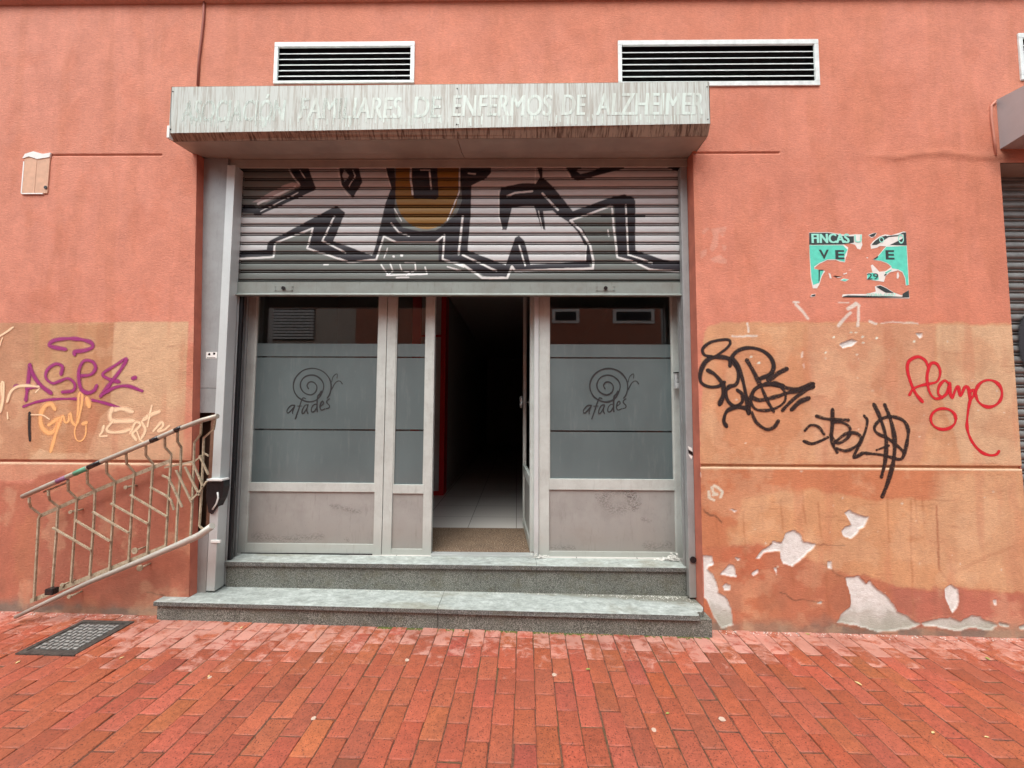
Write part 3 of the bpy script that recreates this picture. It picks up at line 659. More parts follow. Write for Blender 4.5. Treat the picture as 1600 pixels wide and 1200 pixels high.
# black plastic piece and shelf hanging in the torn pilaster
t = tag(empty("plastic_tray", (-2.17, 2.76, 0.9)), "glossy black curved plastic piece stuck in the torn pilaster beside the railing", "plastic tray")
b = MB(); P = []
def pp(px, py, y): a = at(px, py, y); return (a.x, a.z)
b.prism([pp(325, 753, 2.75), pp(351, 751, 2.75), pp(351, 760, 2.75), pp(347, 778, 2.75), pp(340, 792, 2.75), pp(332, 803, 2.75), pp(327, 800, 2.75), pp(323, 775, 2.75)], 2.742, 2.80); b.build("shell", M['rubber'], t)
b = MB(); a = at(326, 751, 2.75); c = at(350, 750, 2.75); b.box(a.x, c.x, 2.73, 2.80, a.z, a.z + 0.014, 0.003); b.build("shelf_edge", M['white'], t)
b = MB(); b.tube([at(340, 769, 2.74), at(341, 778, 2.737), at(338, 787, 2.735), at(332, 796, 2.738)], 0.0055, 8); b.build("reflection_strip", M['white'], t)  # white strip stands in for the reflection on the glossy shell
a = at(330, 846, 2.75); tag(MB().box(a.x - 0.005, a.x + 0.062, 2.75, 2.764, a.z - 0.01, a.z + 0.008, 0.002).build("metal_bracket", M['white']), "small white bracket low on the grey pilaster beside the railing end", "bracket")
a = at(330, 841, 2.75)

# roller shutter with painted slats ------------------------------------------------
WT = np.array([1.0, 1.0, 1.0])
shp = empty("roller_shutter", (-0.4, SH, 2.3)); shp.parent = bld; shp['label'] = "half raised roller shutter covered in black, pink and ochre graffiti"
Z5 = zpt((350, 240), 4.324); Z6 = zpt((700, 240), 4.103)
def SP(conv, pts):
    o = []
    for p in pts:
        a = at(*conv(p), SH); o.append((a.x, a.z))
    return o
sx0, sx1 = -2.125, 1.225; zb = Z(441.5, SH, 700); pitch = 0.0716
prof = [(0.0, 0.013), (0.0075, 0.013), (0.0085, 0.001), (0.0105, -0.0005), (0.0130, 0.001), (0.0140, 0.013), (0.0235, 0.013), (0.0245, -0.0002)] + [(0.0290 + 0.00455 * k, -0.0006 - 0.0014 * math.sin(math.pi * k / 9)) for k in range(10)]
pz = []; py_ = []
for k in range(15):
    for (dz_, dy_) in prof: pz.append(zb + k * pitch + dz_); py_.append(SH + dy_)
pz = np.array(pz); py_ = np.array(py_); xs = np.arange(sx0, sx1, 0.0036)
GX2, GZ2 = np.meshgrid(xs, pz); GY2 = np.repeat(py_[:, None], len(xs), 1)
GY2 = GY2 + 0.002 * (fbm(GX2 * 1.5, GZ2 * 3) - 0.5)
gc = np.empty(GX2.shape + (3,)); gc[:] = c3(112, 120, 116)
wob = (fbm(GX2 * 25, GZ2 * 25) - 0.5) * 0.004
def sreg(pts, c, conv, soft=0.003, op=1.0):
    global gc
    sdv = sdpoly(GX2 + wob, GZ2 + wob, SP(conv, pts)); mk = ((1 - smooth(-soft, soft, sdv)) * op)[..., None]; gc = gc * (1 - mk) + np.asarray(c) * mk
def slin(pts, wpx, c, conv, soft=0.002, op=1.0):
    global gc
    sc = 4.324 if conv is Z5 else 4.103
    dv = sdline(GX2 + wob, GZ2 + wob, SP(conv, pts)); wd = wpx / sc * SH / F / 2; mk = ((1 - smooth(wd - soft, wd + soft, dv)) * op)[..., None]; gc = gc * (1 - mk) + np.asarray(c) * mk
pink = c3(206, 211, 211); blk = c3(46, 47, 54); wht = c3(236, 240, 238); och = c3(146, 110, 44)
sreg([(100, 410), (230, 410), (620, 240), (560, 80), (1090, 80), (1130, 235), (1070, 470), (1010, 690), (960, 680), (735, 590), (815, 400), (760, 360), (310, 590), (300, 650), (70, 655), (70, 410)], pink, Z5)
sreg([(400, 215), (460, 195), (500, 200), (520, 215), (290, 330), (190, 330)], c3(186, 176, 174), Z5)
sreg([(80, 80), (1520, 80), (1520, 690), (1380, 690), (1200, 620), (1200, 300), (1130, 265), (1050, 300), (820, 370), (780, 430), (900, 560), (900, 700), (520, 715), (380, 720), (130, 630)], pink, Z6)
sreg([(790, 430), (1050, 335), (1085, 670), (1290, 745), (930, 745), (930, 700), (915, 590), (850, 480)], c3(112, 120, 116), Z6)
sreg([(450, 80), (565, 80), (620, 230), (610, 250), (230, 420), (200, 410), (220, 375), (500, 240), (520, 215), (460, 150)], blk, Z5)
sreg([(60, 345), (200, 345), (235, 390), (200, 405), (60, 395)], blk, Z5)
sreg([(775, 80), (905, 80), (935, 195), (870, 300), (795, 215)], blk, Z5); sreg([(812, 105), (845, 150), (815, 190), (800, 150)], pink, Z5, op=0.8)
slin([(868, 105), (888, 150), (845, 220)], 8, wht, Z5, op=0.8)
sreg([(295, 600), (760, 352), (818, 400), (740, 590), (1000, 690), (1020, 640), (1060, 470), (1090, 340), (1130, 235), (1085, 80), (1145, 80), (1165, 220), (1150, 380), (1160, 440), (1210, 500), (1320, 525), (1430, 520), (1540, 450), (1640, 420), (1640, 640), (1560, 700), (1480, 690), (1500, 560), (1430, 595), (1170, 595), (1080, 560), (1030, 715), (850, 728), (560, 640), (605, 500), (350, 600), (335, 690), (60, 705), (60, 660), (290, 650)], blk, Z5)
sreg([(75, 80), (275, 80), (275, 125), (240, 160), (150, 205), (145, 400), (125, 620), (370, 715), (430, 540), (455, 525), (490, 560), (530, 712), (880, 690), (905, 700), (910, 735), (430, 748), (400, 720), (375, 790), (230, 785), (60, 690), (-60, 690), (-60, 560), (-40, 470), (60, 380), (90, 300)], blk, Z6)
sreg([(340, 215), (480, 190), (565, 190), (590, 150), (570, 80), (605, 80), (605, 150), (680, 220), (800, 370), (1060, 275), (1130, 262), (1190, 280), (1200, 310), (1200, 620), (1380, 680), (1520, 700), (1520, 745), (1300, 745), (1150, 680), (1090, 660), (1065, 330), (1040, 325), (800, 425), (770, 440), (700, 390), (670, 365), (610, 370), (625, 490), (600, 480), (550, 330), (410, 345), (375, 490), (345, 490), (330, 400), (330, 260)], blk, Z6)
sreg([(770, 440), (800, 430), (870, 490), (920, 590), (930, 700), (885, 700), (880, 590), (830, 500)], blk, Z6)
sreg([(755, 80), (1130, 80), (1130, 95), (940, 145), (830, 175), (790, 150)], blk, Z6); sreg([(820, 108), (860, 88), (975, 88), (930, 112), (850, 132)], pink, Z6, op=0.75); sreg([(1400, 80), (1500, 80), (1500, 120), (1470, 118)], blk, Z6)
cxy = SP(idp, [(667, 300)])[0]; rx, rz = 51 * SH / F, 62 * SH / F
e_ = np.sqrt(((GX2 + wob - cxy[0]) / rx) ** 2 + ((GZ2 + wob - cxy[1]) / rz) ** 2)
mk = (1 - smooth(0.985, 1.015, np.where(GZ2 > cxy[1], np.abs(GX2 - cxy[0]) / rx, e_)))[..., None]; gc = gc * (1 - mk) + och * mk
sreg([(1270, 80), (1440, 80), (1450, 290), (1430, 312), (1280, 300), (1270, 200)], blk, Z5)
for p_, w_2 in (([(1262, 100), (1262, 180), (1275, 275)], 13), ([(1330, 113), (1388, 113)], 12), ([(1388, 113), (1400, 240)], 11), ([(765, 90), (790, 215), (850, 300)], 9), ([(438, 105), (470, 160), (510, 205)], 10), ([(90, 712), (335, 700), (345, 605), (600, 505), (562, 640), (850, 735), (1030, 715), (1080, 560), (1165, 600), (1430, 600), (1490, 550), (1478, 712), (1620, 765)], 13), ([(745, 425), (665, 590), (820, 668)], 12), ([(1130, 470), (1180, 530), (1250, 558)], 11), ([(512, 110), (545, 162)], 7), ([(1592, 90), (1590, 260), (1510, 450)], 9), ([(1150, 370), (1200, 455)], 7), ([(1088, 90), (1128, 235)], 7), ([(230, 340), (480, 225)], 16), ([(250, 390), (500, 265)], 7),
             ([(1105, 640), (1082, 705)], 8), ([(1062, 750), (1110, 822), (1142, 792), (1122, 740)], 9), ([(1188, 750), (1200, 790), (1248, 800)], 8), ([(1222, 738), (1290, 738), (1296, 785), (1232, 822)], 9), ([(1100, 822), (1372, 815), (1358, 768)], 10), ([(1144, 695), (1148, 697)], 14), ([(1198, 688), (1202, 690)], 18), ([(1165, 838), (1250, 836)], 9), ([(675, 752), (705, 750)], 9), ([(1510, 765), (1600, 790)], 10)):
    slin(p_, w_2, wht, Z5, op=0.92)
for p_, w_2 in (([(95, 400), (68, 645)], 14), ([(95, 650), (310, 752)], 12), ([(-5, 690), (100, 715), (220, 798), (380, 798), (410, 725), (430, 752), (928, 737), (932, 690), (912, 590), (850, 490), (785, 430)], 15), ([(785, 430), (1050, 335), (1060, 450), (1085, 665), (1180, 690), (1300, 745), (1510, 757)], 13), ([(1140, 330), (1155, 650), (1230, 672), (1310, 702)], 11), ([(560, 90), (560, 190)], 9), ([(605, 255), (705, 362)], 13), ([(380, 272), (430, 252), (540, 242)], 13), ([(455, 585), (495, 718)], 10), ([(325, 240), (326, 400), (345, 482)], 7), ([(745, 90), (790, 160)], 8), ([(580, 370), (608, 490)], 6), ([(885, 590), (882, 690)], 8), ([(130, 128), (175, 132)], 9), ([(1025, 490), (1032, 530)], 8), ([(1400, 90), (1470, 118)], 8)):
    slin(p_, w_2, wht, Z6, op=0.92)
slin([(985, 402), (1260, 402)], 15, blk, Z6)
gc *= (0.90 + 0.16 * fbm(GX2 * 4, GZ2 * 9))[..., None]
row = np.tile(np.array([0.10, 0.10, .6, .95, .6, .10, .10, .85] + [1.0] * 10), 15)[:, None]; row_shade = 1 - (1 - row) * 0.95
gc *= row_shade[..., None]          # recess shade of the slat joints put into the paint colour
idm = np.arange(GX2.size).reshape(GX2.shape); Qs = np.stack([idm[:-1, :-1], idm[:-1, 1:], idm[1:, 1:], idm[1:, :-1]], -1).reshape(-1, 4)
def M_shutter():
    b = NB("painted_shutter"); a = b.n('Attribute', attribute_name="Col").outputs['Color']; v = b.coord((0.3, 1, 3)); n = b.noise(v, 40, 5, 0.7)
    c = b.mix(0.7, a, b.ramp(n, [(0.3, 0.82), (0.7, 1.05)]), 'MULTIPLY'); n2 = b.noise(b.coord(), 160, 3, .7)
    c = b.mix(b.ramp(n2, [(0.68, 0.0), (0.74, 0.35)]), c, lin(120, 120, 118))
    return b.set(Base_Color=c, Roughness=0.42, Metallic=0.12)
M['shutter'] = M_shutter()
np_mesh("slat_curtain", np.stack([GX2, GY2, GZ2], -1).reshape(-1, 3), Qs, M['shutter'], shp, gc.reshape(-1, 3))
zr = Z(463, SH, 700)
M['rail'] = M_alu('galvanised_rail', lin(140, 150, 145), 0.4, 0.5, 0.25)
b = MB(); b.extrudeX([(SH - 0.014, zr + 0.018), (SH - 0.014, zb - 0.001), (SH + 0.012, zb - 0.001), (SH + 0.012, zr), (SH - 0.03, zr), (SH - 0.03, zr + 0.006), (SH - 0.017, zr + 0.012)], sx0, sx1)
rl = b.build("bottom_rail", M['rail'], shp)
for x_ in (443.5, 946):
    a = at(x_, 450.5, SH - 0.015); b = MB(); b.box(a.x - 0.07, a.x + 0.07, SH - 0.0165, SH - 0.0142, a.z - 0.020, a.z + 0.021, 0.0015)
    for sx_ in (-0.062, 0.062):
        for sz_ in (-0.014, 0.014): b.tube([(a.x + sx_, SH - 0.018, a.z + sz_), (a.x + sx_, SH - 0.0215, a.z + sz_)], 0.0042, 8)
    p = b.build("lock_plate", M['rail'], shp)
    b = MB(); b.tube([(a.x, SH - 0.018, a.z), (a.x, SH - 0.026, a.z)], 0.0135, 16); b.build("lock_barrel", M['rubber'], shp)
b = MB(); b.box(-2.30, 1.25, 2.83, 2.90, Z(262, SH), 3.30); b.build("shutter_head", M['soffit'], shp)

# shopfront frames ------------------------------------------------
zs = 0.335     # floor level
def glazed(name, label, xa, xb, st_l, st_r, glass_bot, rail_bot, kick_bot, y=DR, top=3.1, zbase=zs, door=False):
    "xa..xb outer, st stile widths"
    g = empty(name, (xa, y, zbase)); g.parent = bld
    if label: g['label'] = label
    d_ = 0.045
    b = MB(); b.box(xa, xa + st_l, y, y + d_, zbase, top, 0.002); b.box(xb - st_r, xb, y, y + d_, zbase, top, 0.002)
    b.box(xa + st_l, xb - st_r, y + 0.002, y + d_ - 0.002, rail_bot, glass_bot, 0.002); b.box(xa + st_l, xb - st_r, y + 0.002, y + d_ - 0.002, zbase, kick_bot, 0.002); b.box(xa + st_l, xb - st_r, y + 0.002, y + d_ - 0.002, top - 0.05, top)
    # glazing beads
    b.box(xa + st_l, xa + st_l + 0.008, y + 0.006, y + 0.018, glass_bot, top); b.box(xb - st_r - 0.008, xb - st_r, y + 0.006, y + 0.018, glass_bot, top)
    b.build("frame", M['alu'], g)
    b = MB(); b.box(xa + st_l, xb - st_r, y + 0.014, y + 0.018, kick_bot, rail_bot); b.build("kick_panel", M['kick'], g)
    b = MB(); b.box(xa + st_l, xb - st_r, y + 0.017, y + 0.023, glass_bot, top - 0.05); b.build("glass", M['glass'], g)
    f0, f1, f2, f3, f4 = Z(537, y), Z(557, y), Z(559.2, y), Z(671.5, y), Z(674, y)
    b = MB()
    for lo, hi in ((f1, f0), (f3, f2), (glass_bot, f4)): b.box(xa + st_l + 0.0085, xb - st_r - 0.0085, y + 0.0150, y + 0.0165, lo, hi)
    b.build("frosted_film", M['film'], g); return g
left = glazed("shop_window", "wide left shopfront window with frosted film and snail logo", X(379), X(599.5), X(391) - X(379), X(599.5) - X(587), Z(756), Z(770), Z(852))
nar = glazed("door_sidelight", "narrow frosted glass door leaf beside the dark doorway", X(600.2), X(676), X(614) - X(600), X(676) - X(662.5), Z(758), Z(772), Z(859), y=DR + 0.004)
right = glazed("shop_window", "right shopfront window with frosted film and snail logo", X(842), X(1064), X(858) - X(842), X(1064) - X(1053.5), Z(747), Z(764), Z(860))
b = MB(); b.box(X(834.5), X(841.6), DR - 0.01, DR + 0.06, zs, 3.1, 0.002); b.box(X(1064.3), X(1073), DR - 0.03, DR + 0.05, zs, 3.2, 0.002); b.build("door_post", M['alu_light'], bld)
b = MB(); b.box(X(361), X(378.6), DR - 0.02, DR + 0.05, zs, 3.1, 0.002); b.box(-2.2, X(378.6) - 0.002, 2.93, 2.96, zs, 3.1, 0.004); b.build("side_panel", M['alu_dull'], bld)
# strike plates of the side panel
for (px_, py2) in ((366.5, 636), (358, 805)):
    a = at(px_, py2, 2.925); b = MB(); b.box(a.x - 0.012, a.x + 0.016, 2.90, 2.929, a.z - 0.025, a.z + 0.03, 0.002); b.build("strike_plate", M['alu_light'], bld)
    b = MB(); b.box(a.x - 0.018, a.x - 0.002, 2.895, 2.8995, a.z - 0.012, a.z + 0.008, 0.001); b.build("latch_hole", M['dark'], bld)
b = MB(); b.box(X(676), X(834), DR - 0.012, DR + 0.05, zs - 0.004, zs + 0.012, 0.003); b.build("threshold", M['alu_light'], bld)

b = MB(); b.box(X(384), X(586), DR - 0.004, DR + 0.0, zs + 0.001, zs + 0.009); b.build("sill_gap_shade", M['dark'], bld)  # dark strip put in for the shade of the gap below the window
# snail logos
def logo(cxp, cyp, name_parent, ydist):
    conv = zpt((430 + (cxp - 490), 560 + (cyp - 603)), 10.91)
    sp = []
    # spiral from the middle outwards
    ctrl = [(568, 515), (545, 465), (570, 415), (620, 398), (680, 425), (712, 490), (690, 570), (630, 615), (560, 615), (480, 570), (435, 490), (440, 400), (500, 320), (600, 285), (700, 300), (790, 370), (828, 460), (810, 560), (770, 640), (700, 710), (590, 740), (480, 715), (380, 650), (320, 540), (315, 420), (370, 300), (480, 205), (620, 170), (760, 195), (870, 270), (940, 380), (955, 500), (930, 610), (890, 675)]
    L = [(2.0, ctrl), (1.1, [(965, 400), (985, 320), (1030, 270), (1060, 270), (1055, 335)]), (1.3, [(965, 530), (1010, 440), (1060, 390), (1110, 390), (1145, 435)])]
    w1 = 1.7
    L += [(w1, [(335, 800), (270, 805), (205, 880), (210, 930), (250, 910), (320, 830)]), (w1, [(335, 800), (300, 900), (300, 940)]),
          (w1, [(515, 685), (480, 670), (450, 720), (400, 870), (345, 1030)]), (1.0, [(375, 812), (455, 812)]),
          (w1, [(560, 790), (510, 800), (465, 880), (465, 940), (500, 920), (555, 820)]), (w1, [(560, 790), (540, 880), (560, 940)]),
          (w1, [(715, 780), (660, 790), (620, 850), (625, 910), (670, 900), (715, 830)]), (2.2, [(790, 560), (760, 610), (730, 640), (720, 700), (715, 830), (720, 905)]), (1.0, [(730, 625), (770, 605), (765, 650)]),
          (w1, [(780, 810), (825, 770), (815, 730), (785, 750), (765, 830), (790, 880), (850, 860)]), (w1, [(925, 690), (885, 720), (885, 760), (925, 800), (920, 840), (875, 855)])]
    o = strokes("logo", L, conv, ydist, M['logo'], name_parent); o['label'] = "dark snail drawing with the word afades"
M['logo'] = M_paint('logo_cut', (0.02, 0.022, 0.024), 1.0, 0.25, 0.0)
logo(490, 603, left, DR + 0.0150); logo(953, 603, right, DR + 0.0150)

M['scuff'] = M_paint('grey_scuff', lin(96, 90, 84), 0.30, 1.0, 0.7)
zk = zpt((660, 450), 2.728)
o = strokes("scuff", [(20, [(760, 900), (800, 935), (860, 940), (905, 900), (890, 870)]), (16, [(790, 880), (840, 865), (890, 885)]), (10, [(905, 940), (920, 925)]), (8, [(940, 985), (965, 992)])], zk, DR + 0.0138, M['scuff'], right)
o = strokes("scuff", [(16, [(960, 770 + 330), (1000, 1104), (1040, 1096)]), (10, [(560, 1104), (640, 1108)])], zk, DR + 0.0138, M['scuff'], right)
o = strokes("scuff", [(14, [(400, 838), (450, 842), (500, 838)]), (9, [(520, 790), (560, 800)]), (6, [(541, 843), (544, 844)])], idp, DR + 0.0138, M['scuff'], left)
# interior
b = MB()
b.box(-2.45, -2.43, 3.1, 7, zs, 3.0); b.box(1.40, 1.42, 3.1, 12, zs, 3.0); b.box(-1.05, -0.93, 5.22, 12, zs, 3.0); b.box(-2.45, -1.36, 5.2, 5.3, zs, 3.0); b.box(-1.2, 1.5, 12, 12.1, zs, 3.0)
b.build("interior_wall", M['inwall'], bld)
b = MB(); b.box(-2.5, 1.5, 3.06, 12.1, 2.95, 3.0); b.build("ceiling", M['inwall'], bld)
def M_tile(name, c1, c2, s=0.45):
    b = NB(name); v = b.coord(); t = b.n('TexBrick', offset=0.0, squash=1.0); t.inputs['Scale'].default_value = 1; t.inputs['Brick Width'].default_value = s; t.inputs['Row Height'].default_value = s; t.inputs['Mortar Size'].default_value = 0.004
    t.inputs['Color1'].default_value = (*c1, 1); t.inputs['Color2'].default_value = (*c1, 1); t.inputs['Mortar'].default_value = (*c2, 1); b.l(v, t.inputs['Vector'])
    return b.set(Base_Color=t.outputs['Color'], Roughness=0.25)
b = MB(); b.box(-2.5, 1.5, 2.99, 12.2, zs - 0.15, zs); o = b.build("interior_floor", M_tile('floor_tiles', lin(206, 204, 198), lin(150, 148, 142))); tag(o, kind='structure')
def M_mat():
    b = NB("coir_mat"); v = b.coord(); n = b.noise(v, 110, 4, .75); n2 = b.noise(v, 9, 5, .75)
    c = b.ramp(n, [(0.35, lin(58, 46, 36)), (0.55, lin(118, 96, 74)), (0.66, lin(196, 182, 162))]); c = b.mix(0.7, c, b.ramp(n2, [(.3, .7), (.7, 1.1)]), 'MULTIPLY')
    b.bump(n, 0.004, 0.8); return b.set(Base_Color=c, Roughness=0.95)
tag(MB().box(-0.80, 0.17, 3.06, 3.655, zs, zs + 0.010, 0.003).build("door_mat", M_mat()), "worn brown coir mat just inside the open doorway", "door mat")
# white cabinet with red edging deeper inside
t = tag(empty("partition", (-1.1, 5.0, zs)), "white panel with bright red edging inside the dark doorway", "partition")
b = MB(); b.box(-1.34, -0.985, 5.03, 5.2, zs + 0.05, 2.9); b.build("panel", M_plain('panel_white', (0.5, 0.5, 0.5), 0.5), t)
b = MB(); b.box(-0.985, -0.925, 5.0, 5.21, zs, 2.9); b.box(-1.34, -0.985, 5.0, 5.028, zs, zs + 0.05); b.box(-1.34, -0.985, 5.01, 5.028, 2.36, 2.385); b.build("edging", M['red'], t)
t = tag(empty("red_post", (-1.06, 4.2, zs)), "bright red post seen through the clear strip of the narrow door leaf", "post")
b = MB(); a = at(651, 500, 4.2); b.box(a.x - 0.045, a.x + 0.045, 4.2, 4.25, zs, 2.9); b.build("shaft", M['red'], t); b = MB(); b.box(a.x - 0.06, a.x + 0.06, 4.19, 4.26, zs, zs + 0.02); b.build("foot", M['red'], t)
# open door leaf, swung inwards
lf = empty("open_door", (X(833), DR + 0.05, zs)); lf.parent = bld; lf['label'] = "glazed aluminium door leaf swung open into the dark entrance"
hx = X(833) - 0.004; ex, ey = X(817) * 0 + 0.075, 3.78; dv = Vector((ex - hx, ey - (DR + 0.06), 0)); Ld = dv.length; dv.normalize(); nv = Vector((-dv.y, dv.x, 0))
def leafbox(b, a0, a1, z0, z1, th=0.035, off=0.0):
    o = Vector((hx, DR + 0.06, 0)); P = []
    for z in (z0, z1):
        for a_, n_ in ((a0, -th / 2), (a1, -th / 2), (a1, th / 2), (a0, th / 2)): q = o + dv * a_ + nv * (n_ + off); P.append((q.x, q.y, z))
    b.hexa(P, 0.001)
b = MB(); leafbox(b, 0, 0.055, zs + 0.012, 2.6); leafbox(b, Ld - 0.055, Ld, zs + 0.012, 2.6); leafbox(b, 0.055, Ld - 0.055, zs + 0.012, zs + 0.08); leafbox(b, 0.055, Ld - 0.055, 0.83, 0.91); leafbox(b, 0.055, Ld - 0.055, 2.53, 2.6); b.build("frame", M['alu'], lf)
b = MB(); leafbox(b, 0.055, Ld - 0.055, 0.91, 2.53, 0.006); b.build("glass", M['glass'], lf)
b = MB(); leafbox(b, 0.055, Ld - 0.055, zs + 0.08, 0.83, 0.006); b.build("kick_panel", M['kick'], lf)
b = MB(); c0 = Vector((hx, DR + 0.06, 1.5)) + dv * (Ld - 0.14)
for s_ in (-1, 1):
    for k in range(6):
        a0 = k * math.pi / 3; a1 = a0 + math.pi / 3
        f_ = lambda a_: c0 + nv * (0.045 * s_) + dv * (0.055 * math.cos(a_)) + Vector((0, 0, 0.055 * math.sin(a_)))
        b.tube([f_(a0), f_(a1)], 0.008, 8)
    b.tube([c0 + nv * (0.017 * s_) + dv * 0.05, c0 + nv * (0.045 * s_) + dv * 0.05], 0.007, 8)
b.build("handle", M['alu_light'], lf)

# ================================================================ STONE STEPS
st = tag(empty("stone_steps", (-0.5, 2.75, 0)), "two granite steps with stained grey treads below the shop entrance", "steps")
def slab(b, xa, xb, yf, yb, zt0, zt1, th, bev=0.004, yfa=None):
    f = lambda x: zt0 + (zt1 - zt0) * (x - xa) / (xb - xa)
    ya = yf if yfa is None else yfa
    b.hexa([(xa, ya, f(xa) - th), (xb, yf, f(xb) - th), (xb, yb, f(xb) - th), (xa, yb, f(xa) - th), (xa, ya, f(xa)), (xb, yf, f(xb)), (xb, yb, f(xb)), (xa, yb, f(xa))], bev)
LT0, LT1 = 0.158, 0.125
lt = lambda x: LT0 + (LT1 - LT0) * (x + 2.37) / 3.6
# lower tread, three slabs; the right one has a broken corner
cuts = [-2.395, -2.215, -0.51, 1.232]
yl = lambda x: 2.628 + (2.592 - 2.628) * (x + 2.395) / 3.63
for i in range(2):
    b = MB(); a_, c_ = cuts[i] + 0.001, cuts[i + 1] - 0.001; slab(b, a_, c_, yl(c_), 2.875 if i else 2.72, lt(a_), lt(c_), 0.028, 0.003, yl(a_))
    if i == 0: pass
    b.build("tread", M['tread'], st)
b = bmesh.new(); out = [(-0.509, yl(-0.509)), (1.165, yl(1.165)), (1.178, 2.612), (1.172, 2.63), (1.19, 2.645), (1.205, 2.64), (1.222, 2.655), (1.246, 2.70), (1.246, 2.875), (-0.509, 2.875)]
tp = [b.verts.new((x, y, lt(x))) for x, y in out]; bt = [b.verts.new((x + (0.008 if 1.1 < x < 1.24 else 0), y - (0.006 if x > 1.16 and y < 2.69 else 0), lt(x) - 0.028)) for x, y in out]
b.faces.new(tp); b.faces.new(bt[::-1])
for i in range(len(out)): b.faces.new((bt[i], bt[(i + 1) % len(out)], tp[(i + 1) % len(out)], tp[i]))
mb = MB(); mb.add(b); o = mb.build("tread", M['tread'], st); o['label'] = "tread with its right corner broken off"
b = MB(); b.hexa([(-2.385, yl(-2.385) + 0.022, -0.1), (-0.512, yl(-0.5) + 0.022, -0.1), (-0.512, 2.87, -0.1), (-2.385, 2.75, -0.1), (-2.385, yl(-2.385) + 0.022, lt(-2.385) - 0.029), (-0.512, yl(-0.5) + 0.022, lt(-0.512) - 0.029), (-0.512, 2.87, lt(-0.512) - 0.029), (-2.385, 2.75, lt(-2.385) - 0.029)], 0.003)
b.build("riser", M['granite'], st)
b = MB(); b.hexa([(-0.509, yl(-0.5) + 0.022, -0.1), (1.258, yl(1.25) + 0.016, -0.1), (1.258, 2.87, -0.1), (-0.509, 2.87, -0.1), (-0.509, yl(-0.5) + 0.022, lt(-0.512) - 0.029), (1.258, yl(1.25) + 0.016, lt(1.258) - 0.029), (1.258, 2.87, lt(1.258) - 0.029), (-0.509, 2.87, lt(-0.512) - 0.029)], 0.003)
b.build("riser", M['granite'], st)
UT0, UT1 = 0.338, 0.326
for a_, c_ in ((-2.085, 0.1445), (0.1455, 1.212)):
    f = lambda x: UT0 + (UT1 - UT0) * (x + 2.085) / 3.3
    b = MB(); slab(b, a_, c_, 2.838, 3.06, f(a_), f(c_), 0.030, 0.003); b.build("tread", M['tread_up'] if 'tread_up' in M else M['tread'], st)
    b = MB(); b.hexa([(a_, 2.858, 0.06), (c_, 2.858, 0.06), (c_, 3.05, 0.06), (a_, 3.05, 0.06), (a_, 2.858, f(a_) - .031), (c_, 2.858, f(c_) - .031), (c_, 3.05, f(c_) - .031), (a_, 3.05, f(a_) - .031)], 0.002); b.build("riser", M['granite'], st)
b = MB(); b.box(-2.42, 1.3, 3.06, 3.2, -0.2, 0.18); b.build("footing", M['granite'], st)

# ================================================================ CANOPY SIGN over the entrance
cn = tag(empty("canopy_sign", (-0.5, 2.6, 3.3)), "weathered pale shutter box with ghost lettering and brown rain streaks above the entrance", "sign")
cy = 2.50
TL, TR, BL, BR = at(268, 136, cy), at(1108, 128, cy), at(265, 208, cy), at(1110, 193, cy)
def fz(x, a, b_): return a.z + (b_.z - a.z) * (x - a.x) / (b_.x - a.x)
xm = at(717, 150, cy).x
for xa, xb in ((TL.x, xm - 0.001), (xm + 0.001, TR.x)):
    b = MB(); b.hexa([(xa, cy, fz(xa, BL, BR)), (xb, cy, fz(xb, BL, BR)), (xb, cy + 0.004, fz(xb, BL, BR)), (xa, cy + 0.004, fz(xa, BL, BR)), (xa, cy, fz(xa, TL, TR)), (xb, cy, fz(xb, TL, TR)), (xb, cy + 0.004, fz(xb, TL, TR)), (xa, cy + 0.004, fz(xa, TL, TR))])
    b.build("fascia_panel", M['fascia'], cn)
# box top, ends, chamfer and soffit
b = MB(); c1z = 3.288
P_ = lambda x, y, z: (x, y, z)
b.hexa([(TL.x, cy + 0.004, TL.z - 0.004), (TR.x, cy + 0.004, TR.z - 0.004), (TR.x, W + 0.002, TR.z + 0.02), (TL.x, W + 0.002, TL.z + 0.02), (TL.x, cy, TL.z + 0.002), (TR.x, cy, TR.z + 0.002), (TR.x, W + 0.002, TR.z + 0.026), (TL.x, W + 0.002, TL.z + 0.026)])
b.build("top_sheet", M['fascia'], cn)
def chz(px, py): return at(px, py, cy + 0.035)
CL, CR = chz(270, 221), chz(1106, 213)
b = MB(); b.hexa([(CL.x, cy + 0.035, CL.z), (CR.x, cy + 0.035, CR.z), (CR.x, cy + 0.039, CR.z + 0.002), (CL.x, cy + 0.039, CL.z + 0.002), (BL.x, cy, BL.z), (BR.x, cy, BR.z), (BR.x, cy + 0.004, BR.z + 0.002), (BL.x, cy + 0.004, BL.z + 0.002)]); b.build("chamfer", M['chamfer'], cn)
b = MB(); zb2 = 3.292
for xa, xb in ((0, 0.5355), (0.5365, 1)):
    fl = lambda t_, y, zl, zr_, xl=CL.x, xr=CR.x: (xl + (xr - xl) * t_, y, zl + (zr_ - zl) * t_)
    q = lambda t_: [fl(t_, cy + 0.039, CL.z, CR.z), fl(t_, 2.70, 3.274, 3.283, -2.345, 1.275), fl(t_, 2.79, zb2, zb2, -2.29, 1.249)]
    A_, B_ = q(xa), q(xb)
    for i in range(2):
        up = lambda p: (p[0], p[1], p[2] + 0.004)
        b.hexa([A_[i], B_[i], B_[i + 1], A_[i + 1], up(A_[i]), up(B_[i]), up(B_[i + 1]), up(A_[i + 1])])
b.build("soffit", M['soffit'], cn)
